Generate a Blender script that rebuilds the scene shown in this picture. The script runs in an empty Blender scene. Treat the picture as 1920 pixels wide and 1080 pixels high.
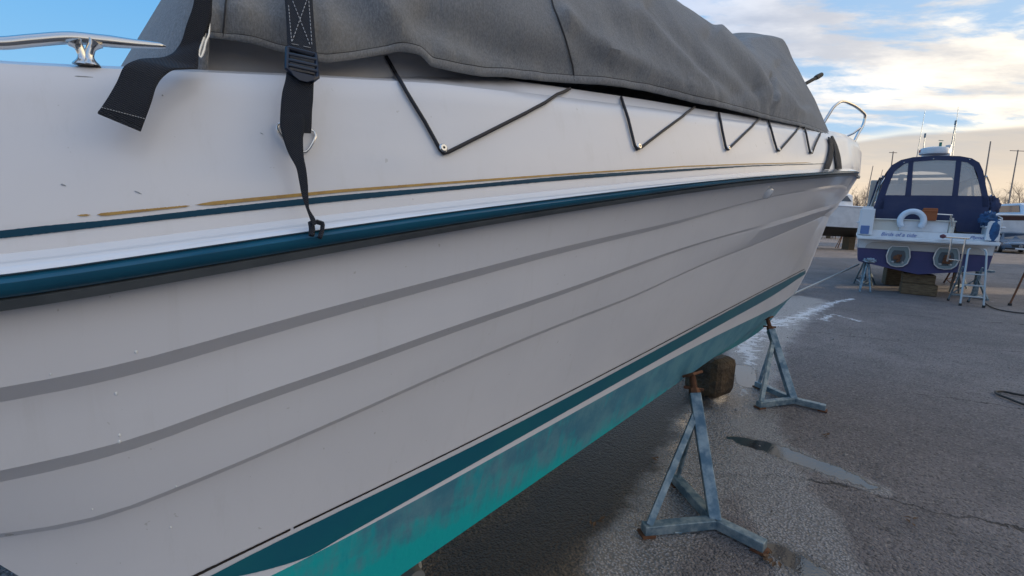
import bpy, math, random
import numpy as np
from mathutils import Vector, Matrix, noise
from mathutils.bvhtree import BVHTree
random.seed(7)
R = math.radians
scene = bpy.context.scene
col = scene.collection

# ------------------------------------------------------------------ camera
F, PITCH, ROLL, CAMH = 900.0, R(9.15), R(2.2), 1.6
fwd = np.array([0, math.cos(PITCH), -math.sin(PITCH)]); r0 = np.array([1., 0, 0]); u0 = np.cross(r0, fwd)
rgt = r0*math.cos(ROLL)+u0*math.sin(ROLL); upv = -r0*math.sin(ROLL)+u0*math.cos(ROLL)
CAM = np.array([0, 0, CAMH])
cd = bpy.data.cameras.new('camera'); cam = bpy.data.objects.new('camera', cd); col.objects.link(cam)
cd.sensor_width = 36; cd.lens = F/1920*36; cd.clip_start = .05; cd.clip_end = 6000
m = Matrix.Identity(4)
for i in range(3):
    m[i][0] = rgt[i]; m[i][1] = upv[i]; m[i][2] = -fwd[i]; m[i][3] = CAM[i]
cam.matrix_world = m
scene.camera = cam
scene.view_settings.view_transform = 'Standard'; scene.view_settings.look = 'None'
scene.view_settings.exposure = 0.76; scene.view_settings.gamma = 1

# ------------------------------------------------------------------ sky and sun
SUN_AZ, SUN_EL = R(88), R(9)          # azimuth to the right of +Y
sun_dir = Vector((math.sin(SUN_AZ)*math.cos(SUN_EL), math.cos(SUN_AZ)*math.cos(SUN_EL), math.sin(SUN_EL)))
w = bpy.data.worlds.new('World'); scene.world = w; w.use_nodes = True
nt = w.node_tree; nt.nodes.clear()
class NB:
    """small node builder"""
    def __init__(s, nt): s.nt = nt
    def n(s, t, **k):
        nd = s.nt.nodes.new(t)
        for a, b in k.items(): setattr(nd, a, b)
        return nd
    def put(s, inp, v):
        if isinstance(v, bpy.types.NodeSocket): s.nt.links.new(v, inp)
        elif v is not None: inp.default_value = v
    def math(s, op, a, b=None, c=None, clamp=False):
        nd = s.n('ShaderNodeMath', operation=op, use_clamp=clamp)
        s.put(nd.inputs[0], a); s.put(nd.inputs[1], b) if b is not None else None
        if c is not None: s.put(nd.inputs[2], c)
        return nd.outputs[0]
    def vmath(s, op, a, b=None):
        nd = s.n('ShaderNodeVectorMath', operation=op); s.put(nd.inputs[0], a)
        if b is not None: s.put(nd.inputs[1], b)
        return nd
    def noise(s, vec, scale, detail=4, rough=.55, dist=0):
        nd = s.n('ShaderNodeTexNoise'); s.put(nd.inputs['Vector'], vec)
        nd.inputs['Scale'].default_value = scale; nd.inputs['Detail'].default_value = detail
        nd.inputs['Roughness'].default_value = rough; nd.inputs['Distortion'].default_value = dist
        return nd.outputs['Fac']
    def ramp(s, f, lo, hi, a=0., b=1.):
        nd = s.n('ShaderNodeMapRange', interpolation_type='SMOOTHSTEP'); s.put(nd.inputs[0], f)
        s.put(nd.inputs[1], lo); s.put(nd.inputs[2], hi); s.put(nd.inputs[3], a); s.put(nd.inputs[4], b)
        return nd.outputs[0]
    def mix(s, f, a, b, mode='MIX'):
        nd = s.n('ShaderNodeMix', data_type='RGBA', blend_type=mode); s.put(nd.inputs[0], f)
        s.put(nd.inputs[6], a); s.put(nd.inputs[7], b); return nd.outputs[2]
    def map(s, vec, scale=(1, 1, 1), rot=(0, 0, 0), loc=(0, 0, 0)):
        nd = s.n('ShaderNodeMapping'); s.put(nd.inputs[0], vec); nd.inputs['Scale'].default_value = scale
        nd.inputs['Rotation'].default_value = rot; nd.inputs['Location'].default_value = loc; return nd.outputs[0]
def C4(r, g, b): return (r, g, b, 1)
b = NB(nt)
sky = b.n('ShaderNodeTexSky', sky_type='NISHITA', sun_disc=False, sun_elevation=SUN_EL, sun_rotation=SUN_AZ,
          altitude=0, air_density=1.0, dust_density=1.2, ozone_density=2.0)
tc = b.n('ShaderNodeTexCoord').outputs['Generated']
sep = b.n('ShaderNodeSeparateXYZ'); b.put(sep.inputs[0], tc)
zz = b.math('MAXIMUM', sep.outputs[2], 0.0)
den = b.math('ADD', zz, 0.10)
cx = b.math('DIVIDE', sep.outputs[0], den); cy = b.math('DIVIDE', sep.outputs[1], den)
cv = b.n('ShaderNodeCombineXYZ'); b.put(cv.inputs[0], cx); b.put(cv.inputs[1], cy); cv = cv.outputs[0]
cosun = b.vmath('DOT_PRODUCT', tc, tuple(sun_dir)).outputs['Value']
glow = b.ramp(cosun, .2, .9)
cm = b.map(cv, scale=(1.0, 1.9, 1), rot=(0, 0, R(35)), loc=(3.1, .4, 0))
n1 = b.noise(cm, .95, 8, .62, .35); n2 = b.noise(cm, 4.2, 5, .6)
dens = b.math('ADD', b.math('MULTIPLY', n1, .8), b.math('MULTIPLY', n2, .2))
right = b.vmath('DOT_PRODUCT', tc, (math.sin(R(50)), math.cos(R(50)), 0)).outputs['Value']
left = b.vmath('DOT_PRODUCT', tc, (math.sin(R(-52)), math.cos(R(-52)), 0)).outputs['Value']
thr = b.ramp(left, .25, .65, .41, .60)           # few clouds on the left, many on the right
cloud = b.ramp(dens, thr, b.math('ADD', thr, .11))
thick = b.ramp(b.noise(b.map(cv, scale=(.8, 1.35, 1), rot=(0, 0, R(35)), loc=(3.3, .55, 0)), 1.3, 6, .6), .40, .66)
ccol = b.mix(glow, C4(.40, .50, .70), C4(1.25, 1.09, .84))
cdark = b.mix(glow, C4(.28, .35, .50), C4(.48, .46, .45))
ccol = b.mix(b.math('MULTIPLY', thick, .75), ccol, cdark)
clear = b.mix(b.ramp(zz, 0, .5), C4(.25, .50, .74), C4(.07, .34, .74))
skyscaled = b.vmath('SCALE', sky.outputs[0]); skyscaled.inputs[3].default_value = .10
base = b.mix(.18, clear, skyscaled.outputs[0])
hot = b.ramp(cosun, .80, 1.0)
ccol = b.mix(hot, ccol, C4(1.9, 1.5, 1.0))
base = b.mix(b.math('MULTIPLY', b.ramp(cosun, -.1, .85), .62), base, C4(.47, .56, .67))
base = b.mix(hot, base, C4(1.5, 1.15, .70))
out = b.mix(b.math('MULTIPLY', cloud, .93), base, ccol)
# flat bank of haze-grey cloud just above the horizon, bright upper rim
bt = b.math('ADD', b.math('MULTIPLY', b.noise(tc, 3.0, 3, .5), .09), b.math('MULTIPLY', b.ramp(right, .8, 1.0), .085))
top = b.math('ADD', bt, .018)
bank = b.ramp(zz, b.math('ADD', top, .006), b.math('SUBTRACT', top, .003))
rim = b.math('MULTIPLY', b.ramp(zz, b.math('ADD', top, .020), top), b.math('SUBTRACT', 1.0, bank))
out = b.mix(b.math('MULTIPLY', rim, .7), out, C4(.85, .80, .68))
bcol = b.mix(b.ramp(zz, 0, .15), C4(.86, .66, .44), C4(.47, .44, .42))
bcol = b.mix(b.math('MULTIPLY', b.noise(b.map(tc, scale=(1, 1, 9)), 5, 4), .35), bcol, C4(.62, .54, .42))
out = b.mix(b.math('MULTIPLY', bank, .92), out, bcol)
bg = b.n('ShaderNodeBackground'); b.put(bg.inputs[0], out); bg.inputs[1].default_value = .78
b.put(b.n('ShaderNodeOutputWorld').inputs[0], bg.outputs[0])

sl = bpy.data.lights.new('sun', 'SUN'); sl.energy = 3.0; sl.angle = R(1.0); sl.color = (1.0, .78, .52)
so = bpy.data.objects.new('sun', sl); col.objects.link(so)
so.rotation_euler = sun_dir.to_track_quat('Z', 'Y').to_euler()

# ------------------------------------------------------------------ pixel <-> world
def ray(x, y): return fwd+rgt*(x-960)/F-upv*(y-540)/F
def ground(x, y, z=0.):
    d = ray(x, y); return CAM+d*((z-CAMH)/d[2])
A = R(52)
ax = np.array([math.sin(A), math.cos(A), 0]); nn = np.array([-math.cos(A), math.sin(A), 0])
def W(s, d, z): return ax*s+nn*d+np.array([0, 0, z])
def hit(x, y, D):
    d = ray(x, y)
    f = lambda t: (CAM+d*t)@nn-D((CAM+d*t)@ax)
    p = f(.3); t = .3
    while t < 14:
        t2 = t+.05; v = f(t2)
        if v*p < 0:
            lo, hi = t, t2
            for _ in range(22):
                mm = (lo+hi)/2
                if f(mm)*p < 0: hi = mm
                else: lo = mm
            P = CAM+d*lo; return P@ax, P@nn, P[2]
        p = v; t = t2
    return None
def toplane(px, py, P0, nrm):
    d = ray(px, py); P0 = np.asarray(P0, float); t = ((P0-CAM)@nrm)/(d@nrm); return CAM+d*t

# ------------------------------------------------------------------ mesh helpers
class M:
    def __init__(s): s.v = []; s.f = []; s.sharp = []
    def add(s, vs, fs):
        o = len(s.v); s.v += [tuple(map(float, p)) for p in vs]; s.f += [tuple(i+o for i in f) for f in fs]; return o
    def box(s, c, size, rz=0, rot=None):
        hx, hy, hz = [k/2 for k in size]; Rm = rot if rot is not None else Matrix.Rotation(rz, 3, 'Z')
        vs = [Vector(c)+Rm@Vector((x*hx, y*hy, z*hz)) for z in (-1, 1) for y in (-1, 1) for x in (-1, 1)]
        s.add(vs, [(0, 2, 3, 1), (4, 5, 7, 6), (0, 1, 5, 4), (2, 6, 7, 3), (0, 4, 6, 2), (1, 3, 7, 5)])
    def tube(s, pts, r, seg=8, cap=True, sq=None):
        pts = [Vector(p) for p in pts]; n = len(pts); rs = r if isinstance(r, (list, tuple)) else [r]*n
        up = None; rings = []
        for i, p in enumerate(pts):
            t = (pts[min(i+1, n-1)]-pts[max(i-1, 0)]).normalized()
            if up is None:
                up = Vector((0, 0, 1)) if abs(t.z) < .9 else Vector((0, 1, 0))
            a = t.cross(up).normalized(); up = a.cross(t).normalized()
            ring = []
            for k in range(seg):
                th = 2*PI*(k+.5)/seg
                ring.append(p+(a*math.cos(th)+up*math.sin(th))*rs[i])
            rings.append(ring)
        vs = [q for rg in rings for q in rg]
        fs = [(i*seg+k, i*seg+(k+1) % seg, (i+1)*seg+(k+1) % seg, (i+1)*seg+k) for i in range(n-1) for k in range(seg)]
        if cap: fs += [tuple(range(seg))[::-1], tuple((n-1)*seg+k for k in range(seg))]
        s.add(vs, fs)
    def bar(s, p, q, wd, hg=None, upd=(0, 0, 1)):
        """rectangular bar between two points"""
        p, q = Vector(p), Vector(q); hg = hg or wd; t = (q-p).normalized(); u = Vector(upd)
        if abs(t.dot(u)) > .95: u = Vector((0, 1, 0))
        a = t.cross(u).normalized(); c = a.cross(t).normalized()
        vs = [e+a*(x*wd/2)+c*(z*hg/2) for e in (p, q) for x, z in ((-1, -1), (1, -1), (1, 1), (-1, 1))]
        s.add(vs, [(3, 2, 1, 0), (4, 5, 6, 7), (0, 1, 5, 4), (1, 2, 6, 5), (2, 3, 7, 6), (3, 0, 4, 7)])
    def grid(s, rows, closeu=False):
        n = len(rows[0]); o = s.add([p for r_ in rows for p in r_], [])
        for i in range(len(rows)-1):
            for j in range(n-1+(1 if closeu else 0)):
                s.f.append((o+i*n+j, o+i*n+(j+1) % n, o+(i+1)*n+(j+1) % n, o+(i+1)*n+j))
        return o
    def lathe(s, c, prof, seg=20, axis='Z'):
        rows = []
        for r_, h in prof:
            row = []
            for k in range(seg):
                th = 2*PI*k/seg; x, y = r_*math.cos(th), r_*math.sin(th)
                row.append(Vector(c)+(Vector((x, y, h)) if axis == 'Z' else Vector((x, h, y)) if axis == 'Y' else Vector((h, x, y))))
            rows.append(row)
        s.grid(rows, True)
    def prism(s, outline, thick):
        """closed outline (3d pts) extruded by vector thick"""
        n = len(outline); t = Vector(thick); vs = [Vector(p) for p in outline]+[Vector(p)+t for p in outline]
        s.add(vs, [tuple(range(n))[::-1], tuple(range(n, 2*n))]+[(i, (i+1) % n, n+(i+1) % n, n+i) for i in range(n)])
PI = math.pi
def root_of(o):
    while o.parent: o = o.parent
    return o
def obj(name, mm, mat, parent=None, smooth=False, bevel=0, solid=0, local=False, ang=35):
    me = bpy.data.meshes.new(name)
    vs = mm.v
    if parent is not None and not local:
        inv = root_of(parent).matrix_basis.inverted(); vs = [inv@Vector(p) for p in vs]
    me.from_pydata([tuple(p) for p in vs], [], mm.f); me.update()
    import bmesh
    bm = bmesh.new(); bm.from_mesh(me); bmesh.ops.recalc_face_normals(bm, faces=bm.faces); bm.to_mesh(me); bm.free()
    if smooth:
        me.shade_smooth()
        try: me.set_sharp_from_angle(angle=R(ang))
        except Exception: pass
    o = bpy.data.objects.new(name, me); col.objects.link(o)
    if mat: me.materials.append(mat)
    if parent is not None: o.parent = parent
    if solid:
        sm = o.modifiers.new('solid', 'SOLIDIFY'); sm.thickness = solid; sm.offset = 0
    if bevel:
        bv = o.modifiers.new('bevel', 'BEVEL'); bv.width = bevel; bv.segments = 2; bv.limit_method = 'ANGLE'
    return o
def tag(o, label=None, cat=None, group=None, kind=None):
    if label: o['label'] = label
    if cat: o['category'] = cat
    if group: o['group'] = group
    if kind: o['kind'] = kind
    return o
def empty(name, loc, label, cat, rz=0, group=None):
    o = bpy.data.objects.new(name, None); col.objects.link(o); o.empty_display_size = .1
    o.matrix_basis = Matrix.Translation(Vector(loc))@Matrix.Rotation(rz, 4, 'Z')
    return tag(o, label, cat, group)
def copy_tree(o, parent=None):
    c = o.copy(); col.objects.link(c)
    if parent is not None: c.parent = parent
    for ch in list(o.children): copy_tree(ch, c)
    return c

# ------------------------------------------------------------------ materials
def mat(name, color=(.5, .5, .5), rough=.5, metal=0, spec=.5, coat=0, var=None, vscale=5, vdet=4, bump=None, bscale=200, bdist=.002, rvar=0, stretch=(1, 1, 1), trans=0, alpha=None):
    ma = bpy.data.materials.new(name); ma.use_nodes = True; t = ma.node_tree; nb = NB(t)
    p = t.nodes['Principled BSDF']; p.inputs['Base Color'].default_value = (*color, 1)
    p.inputs['Roughness'].default_value = rough; p.inputs['Metallic'].default_value = metal
    p.inputs['Specular IOR Level'].default_value = spec; p.inputs['Coat Weight'].default_value = coat; p.inputs['Coat Roughness'].default_value = .08
    if trans: p.inputs['Transmission Weight'].default_value = trans
    tcn = nb.n('ShaderNodeTexCoord').outputs['Object']; v = nb.map(tcn, scale=stretch)
    if var:
        f = nb.ramp(nb.noise(v, vscale, vdet, .6), .35, .68)
        nb.put(p.inputs['Base Color'], nb.mix(f, C4(*color), C4(*var)))
    if rvar:
        f = nb.noise(v, vscale*2.3, 5, .6); nb.put(p.inputs['Roughness'], nb.math('ADD', rough-rvar/2, nb.math('MULTIPLY', f, rvar)))
    if bump:
        bn = nb.n('ShaderNodeBump'); bn.inputs['Strength'].default_value = bump; bn.inputs['Distance'].default_value = bdist
        nb.put(bn.inputs['Height'], nb.noise(tcn, bscale, 3, .6)); nb.put(p.inputs['Normal'], bn.outputs[0])
    return ma
MT = {}
MT['gel'] = mat('white_gelcoat', (.70, .70, .73), .34, coat=.35, var=(.64, .645, .68), vscale=1.1, rvar=.12, bump=.04, bscale=3.5, bdist=.01)
def gel_dirt():
    t = MT['gel'].node_tree; nb = NB(t); p = t.nodes['Principled BSDF']; tcn = nb.n('ShaderNodeTexCoord').outputs['Object']
    cur = p.inputs['Base Color'].links[0].from_socket
    st = nb.math('MULTIPLY', nb.ramp(nb.noise(nb.map(tcn, scale=(14, 14, .8)), 1.6, 5, .7), .52, .75), .30)
    c = nb.mix(st, cur, C4(.58, .575, .575))
    sp = nb.math('MULTIPLY', nb.ramp(nb.noise(tcn, 60, 2, .5), .745, .77), .5); c = nb.mix(sp, c, C4(.38, .37, .35))
    ch = nb.math('MULTIPLY', nb.ramp(nb.noise(nb.map(tcn, scale=(.5, 1, 2)), 2.2, 6, .65), .45, .75), .35); c = nb.mix(ch, c, C4(.74, .74, .76))
    nb.put(p.inputs['Base Color'], c)
gel_dirt()
MT['gel2'] = mat('white_fibreglass', (.70, .72, .74), .35, var=(.6, .62, .64), vscale=3)
MT['teal'] = mat('dark_teal_vinyl', (.003, .085, .15), .25, coat=.2, var=(.003, .065, .12), vscale=6)
MT['stripe'] = mat('teal_vinyl_stripe', (.003, .052, .095), .55, spec=.25, var=(.003, .042, .08), vscale=6)
MT['boot'] = mat('teal_boot_stripe_paint', (.004, .10, .15), .3, var=(.005, .12, .155), vscale=4)
MT['gold'] = mat('gold_vinyl', (.42, .25, .055), .4, var=(.32, .18, .04), vscale=40)
MT['pin'] = mat('black_brown_pinstripe', (.02, .014, .012), .4)
MT['capw'] = mat('white_rail_cap', (.76, .79, .84), .12, spec=.9, coat=1)
MT['flange'] = mat('grey_rail_flange', (.075, .09, .10), .35, var=(.11, .125, .135), vscale=9)
MT['steel'] = mat('polished_steel', (.68, .67, .65), .18, metal=1)
MT['web'] = mat('black_navy_webbing', (.008, .011, .020), .75)
MT['webedge'] = mat('pale_thread', (.45, .46, .48), .8)
MT['plast'] = mat('black_plastic', (.006, .014, .035), .28)
MT['cord'] = mat('black_elastic_cord', (.010, .011, .018), .6)
MT['rubber'] = mat('dark_rubber', (.02, .02, .02), .7)
MT['galv'] = mat('blue_grey_galvanised_steel', (.085, .15, .20), .45, metal=.3, var=(.30, .36, .38), vscale=16, vdet=8, rvar=.35, bump=.5, bscale=70)
MT['rust'] = mat('rusty_steel', (.10, .035, .015), .8, var=(.17, .07, .03), vscale=20, bump=.4, bscale=90)
MT['wood'] = mat('old_brown_timber', (.17, .12, .065), .85, var=(.08, .05, .028), vscale=8, stretch=(1, 1, 6), bump=.5, bscale=40, bdist=.01)
MT['navy'] = mat('navy_antifouling', (.032, .036, .12), .5, var=(.05, .045, .14), vscale=2)
MT['navycan'] = mat('navy_canvas', (.030, .040, .095), .85, var=(.048, .056, .11), vscale=2, bump=.2, bscale=90)
MT['black'] = mat('matt_black', (.015, .015, .015), .6)
MT['alu'] = mat('aluminium', (.62, .64, .66), .35, metal=.9)
MT['dullalu'] = mat('dull_aluminium', (.36, .42, .46), .45, metal=.5)
MT['mastgrey'] = mat('weathered_mast', (.30, .24, .20), .8)
MT['orange'] = mat('orange_brown_canvas', (.30, .09, .03), .8)
MT['blue'] = mat('bright_blue_cloth', (.03, .11, .25), .8, var=(.02, .06, .15), vscale=9)
MT['glass'] = mat('dark_window', (.03, .05, .08), .06, spec=.8)
MT['car'] = mat('grey_blue_car_paint', (.10, .16, .24), .25, metal=.4, coat=.8)
MT['tan'] = mat('tan_strap_line', (.50, .44, .33), .8)
MT['leaf'] = mat('brown_leaf', (.11, .06, .03), .8)
MT['twig'] = mat('bare_bark', (.16, .12, .09), .9)

def clear_mat():
    ma = bpy.data.materials.new('clear_vinyl'); ma.use_nodes = True; t = ma.node_tree; nb = NB(t)
    o = t.nodes['Material Output']; t.nodes.remove(t.nodes['Principled BSDF'])
    tr = nb.n('ShaderNodeBsdfTransparent'); tr.inputs[0].default_value = (.93, .94, .95, 1)
    df = nb.n('ShaderNodeBsdfDiffuse'); df.inputs[0].default_value = (.75, .74, .72, 1)
    gl = nb.n('ShaderNodeBsdfGlossy'); gl.inputs['Roughness'].default_value = .12
    m1 = nb.n('ShaderNodeMixShader'); m1.inputs[0].default_value = .30
    t.links.new(tr.outputs[0], m1.inputs[1]); t.links.new(df.outputs[0], m1.inputs[2])
    m2 = nb.n('ShaderNodeMixShader'); m2.inputs[0].default_value = .07
    t.links.new(m1.outputs[0], m2.inputs[1]); t.links.new(gl.outputs[0], m2.inputs[2]); t.links.new(m2.outputs[0], o.inputs[0])
    return ma
MT['clear'] = clear_mat()

def canvas_mat():
    ma = mat('grey_boat_canvas', (.15, .145, .14), .92, spec=.2); t = ma.node_tree; nb = NB(t); p = t.nodes['Principled BSDF']
    tcn = nb.n('ShaderNodeTexCoord').outputs['Object']
    f = nb.ramp(nb.noise(tcn, 2.2, 5, .6), .35, .7); f2 = nb.ramp(nb.noise(tcn, 900, 2, .6), .3, .7)
    f3 = nb.ramp(nb.noise(nb.map(tcn, scale=(1, 1, .4)), 320, 3, .7), .35, .68)
    c = nb.mix(f, C4(.165, .175, .19), C4(.225, .227, .225)); c = nb.mix(nb.math('MULTIPLY', f3, .55), c, C4(.36, .365, .37)); c = nb.mix(nb.math('MULTIPLY', f2, .3), c, C4(.10, .10, .11))
    nb.put(p.inputs['Base Color'], c); p.inputs['Sheen Weight'].default_value = .25
    wv = nb.math('ADD', nb.math('SINE', nb.math('MULTIPLY', nb.vmath('DOT_PRODUCT', tcn, (1, .3, 0)).outputs['Value'], 2600)),
                 nb.math('SINE', nb.math('MULTIPLY', nb.vmath('DOT_PRODUCT', tcn, (-.2, .3, 1)).outputs['Value'], 2600)))
    h = nb.math('ADD', nb.math('MULTIPLY', wv, .12), nb.math('ADD', nb.math('MULTIPLY', nb.noise(tcn, 500, 3), .8), nb.math('ADD', nb.math('MULTIPLY', nb.noise(tcn, 14, 4), 5.), nb.math('MULTIPLY', nb.noise(nb.map(tcn, scale=(1, 1, .35), rot=(0, R(30), 0)), 26, 3, .5, 1.), 3.))))
    bn = nb.n('ShaderNodeBump'); bn.inputs['Strength'].default_value = .5; bn.inputs['Distance'].default_value = .003
    nb.put(bn.inputs['Height'], h); nb.put(p.inputs['Normal'], bn.outputs[0]); return ma
MT['canvas'] = canvas_mat()
def webbing_mat():
    ma = MT['web']; t = ma.node_tree; nb = NB(t); p = t.nodes['Principled BSDF']
    tcn = nb.n('ShaderNodeTexCoord').outputs['Object']; s_ = nb.n('ShaderNodeSeparateXYZ'); nb.put(s_.inputs[0], tcn)
    g = nb.math('MULTIPLY', nb.math('SINE', nb.math('MULTIPLY', s_.outputs[2], 1900)), nb.math('SINE', nb.math('MULTIPLY', s_.outputs[0], 1500)))
    bn = nb.n('ShaderNodeBump'); bn.inputs['Strength'].default_value = .8; bn.inputs['Distance'].default_value = .0012
    nb.put(bn.inputs['Height'], g); nb.put(p.inputs['Normal'], bn.outputs[0])
    nb.put(p.inputs['Base Color'], nb.mix(nb.ramp(g, -.2, 1), C4(.006, .009, .018), C4(.03, .036, .05)))
webbing_mat()
def antifoul_mat():
    ma = mat('scrubbed_turquoise_antifouling', (.02, .3, .33), .5); t = ma.node_tree; nb = NB(t); p = t.nodes['Principled BSDF']
    tcn = nb.n('ShaderNodeTexCoord').outputs['Object']
    sx = nb.n('ShaderNodeSeparateXYZ'); nb.put(sx.inputs[0], tcn)
    big = nb.noise(nb.map(tcn, scale=(.9, 1, 3)), 1.6, 5, .6, .5)
    streak = nb.noise(nb.map(tcn, scale=(9, 9, .9), rot=(0, R(12), 0)), 2.2, 5, .65)
    low = nb.ramp(sx.outputs[2], .80, .36, 0, .42)   # more bare turquoise towards the chine
    aft = nb.ramp(sx.outputs[0], .9, -2.6, -.02, .25)
    f = nb.ramp(nb.math('ADD', nb.math('ADD', nb.math('MULTIPLY', big, .55), nb.math('MULTIPLY', streak, .45)), nb.math('ADD', low, aft)), .74, .97)
    dull = nb.mix(nb.ramp(nb.noise(tcn, 7, 5, .65), .35, .65), C4(.06, .22, .31), C4(.12, .30, .37))
    c = nb.mix(f, dull, C4(.003, .46, .47)); c = nb.mix(nb.math('MULTIPLY', nb.ramp(streak, .55, .7), .5), c, C4(.01, .30, .40))
    nb.put(p.inputs['Base Color'], c)
    bn = nb.n('ShaderNodeBump'); bn.inputs['Strength'].default_value = .3; bn.inputs['Distance'].default_value = .003
    nb.put(bn.inputs['Height'], nb.noise(tcn, 60, 4)); nb.put(p.inputs['Normal'], bn.outputs[0]); return ma
MT['anti'] = antifoul_mat()

# ------------------------------------------------------------------ ground
def capsule(P, pts, wd):
    """soft distance mask to a polyline given in pixels of ground"""
    best = np.full(len(P), 1e9)
    g = [ground(*p)[:2] for p in pts]; ws = wd if isinstance(wd, list) else [wd]*len(pts)
    for i in range(len(g)-1):
        a, c = g[i], g[i+1]; ab = c-a; t = np.clip(((P-a)@ab)/(ab@ab), 0, 1)
        q = a+t[:, None]*ab; d = np.hypot(*(P-q).T)/(ws[i]+(ws[i+1]-ws[i])*t); best = np.minimum(best, d)
    return np.clip(1-best, 0, 1)
def axis_vals(lo, hi, st, far):
    near = list(np.arange(lo, hi, st)); up_ = []; s_ = st; x = hi
    while x < far: up_.append(x); s_ *= 1.25; x += s_
    dn = []; s_ = st; x = lo
    while x > -far: s_ *= 1.25; x -= s_; dn.append(x)
    return np.array(dn[::-1]+near+up_+[far])
gx = axis_vals(-1.5, 13, .05, 3000); gy = axis_vals(.2, 15, .05, 3000)
XX, YY = np.meshgrid(gx, gy); GP = np.stack([XX.ravel(), YY.ravel()], 1)
hz = np.array([noise.noise(Vector((x*.35, y*.35, 0)))*.012 if abs(x) < 40 and abs(y) < 40 else 0. for x, y in GP])
me = bpy.data.meshes.new('ground')
nx, ny = len(gx), len(gy)
idx = (np.arange(ny-1)[:, None]*nx+np.arange(nx-1)[None, :]).ravel()
fc = np.stack([idx, idx+1, idx+nx+1, idx+nx], 1)
me.vertices.add(len(GP)); me.vertices.foreach_set('co', np.column_stack([GP, np.minimum(hz, 0)-.002]).astype(np.float32).ravel())
me.loops.add(fc.size); me.loops.foreach_set('vertex_index', fc.ravel().astype(np.int32))
me.polygons.add(len(fc)); me.polygons.foreach_set('loop_start', (np.arange(len(fc))*4).astype(np.int32)); me.update(calc_edges=True)
me.shade_smooth()
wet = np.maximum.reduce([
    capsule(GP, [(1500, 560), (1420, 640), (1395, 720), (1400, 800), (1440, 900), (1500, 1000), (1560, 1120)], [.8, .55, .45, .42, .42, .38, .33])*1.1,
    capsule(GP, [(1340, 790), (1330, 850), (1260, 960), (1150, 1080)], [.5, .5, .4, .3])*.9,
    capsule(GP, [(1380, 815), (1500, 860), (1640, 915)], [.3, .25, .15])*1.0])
mud = np.maximum(capsule(GP, [(1330, 720), (1200, 830), (1040, 980), (900, 1080)], [.7, .9, .8, .8])*1.3,
                 capsule(GP, [(820, 1000), (900, 1080)], [.8, .8]))
mud = np.maximum(mud, capsule(GP, [(1310, 735), (1230, 790), (1130, 850)], [.5, .55, .5])*1.9)
foam = np.maximum.reduce([  # mask of the white streaks painted for glare on the wet ground
    capsule(GP, [(1395, 660), (1410, 625), (1440, 608), (1500, 595)], [.25, .42, .5, .30]),
    capsule(GP, [(1500, 592), (1535, 578), (1560, 568), (1600, 560)], [.30, .26, .20, .12]),
    capsule(GP, [(1545, 600), (1560, 588), (1610, 602)], [.22, .15, .12])*.9,
    capsule(GP, [(1415, 640), (1400, 700), (1395, 740)], [.22, .16, .10])*.8])
pud = np.maximum.reduce([
    capsule(GP, [(1375, 822), (1400, 828), (1440, 838), (1500, 860), (1570, 885), (1635, 912)], [.05, .10, .12, .12, .10, .04]),
    capsule(GP, [(1450, 1030), (1490, 1050), (1540, 1085), (1580, 1110)], [.07, .09, .10, .08]),
    capsule(GP, [(1395, 690), (1400, 720)], [.16, .12])*.8])
pud = np.minimum(1, pud*1.9)
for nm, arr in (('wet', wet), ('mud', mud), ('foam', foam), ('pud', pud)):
    at = me.attributes.new(nm, 'FLOAT', 'POINT'); at.data.foreach_set('value', arr.astype(np.float32))
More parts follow.
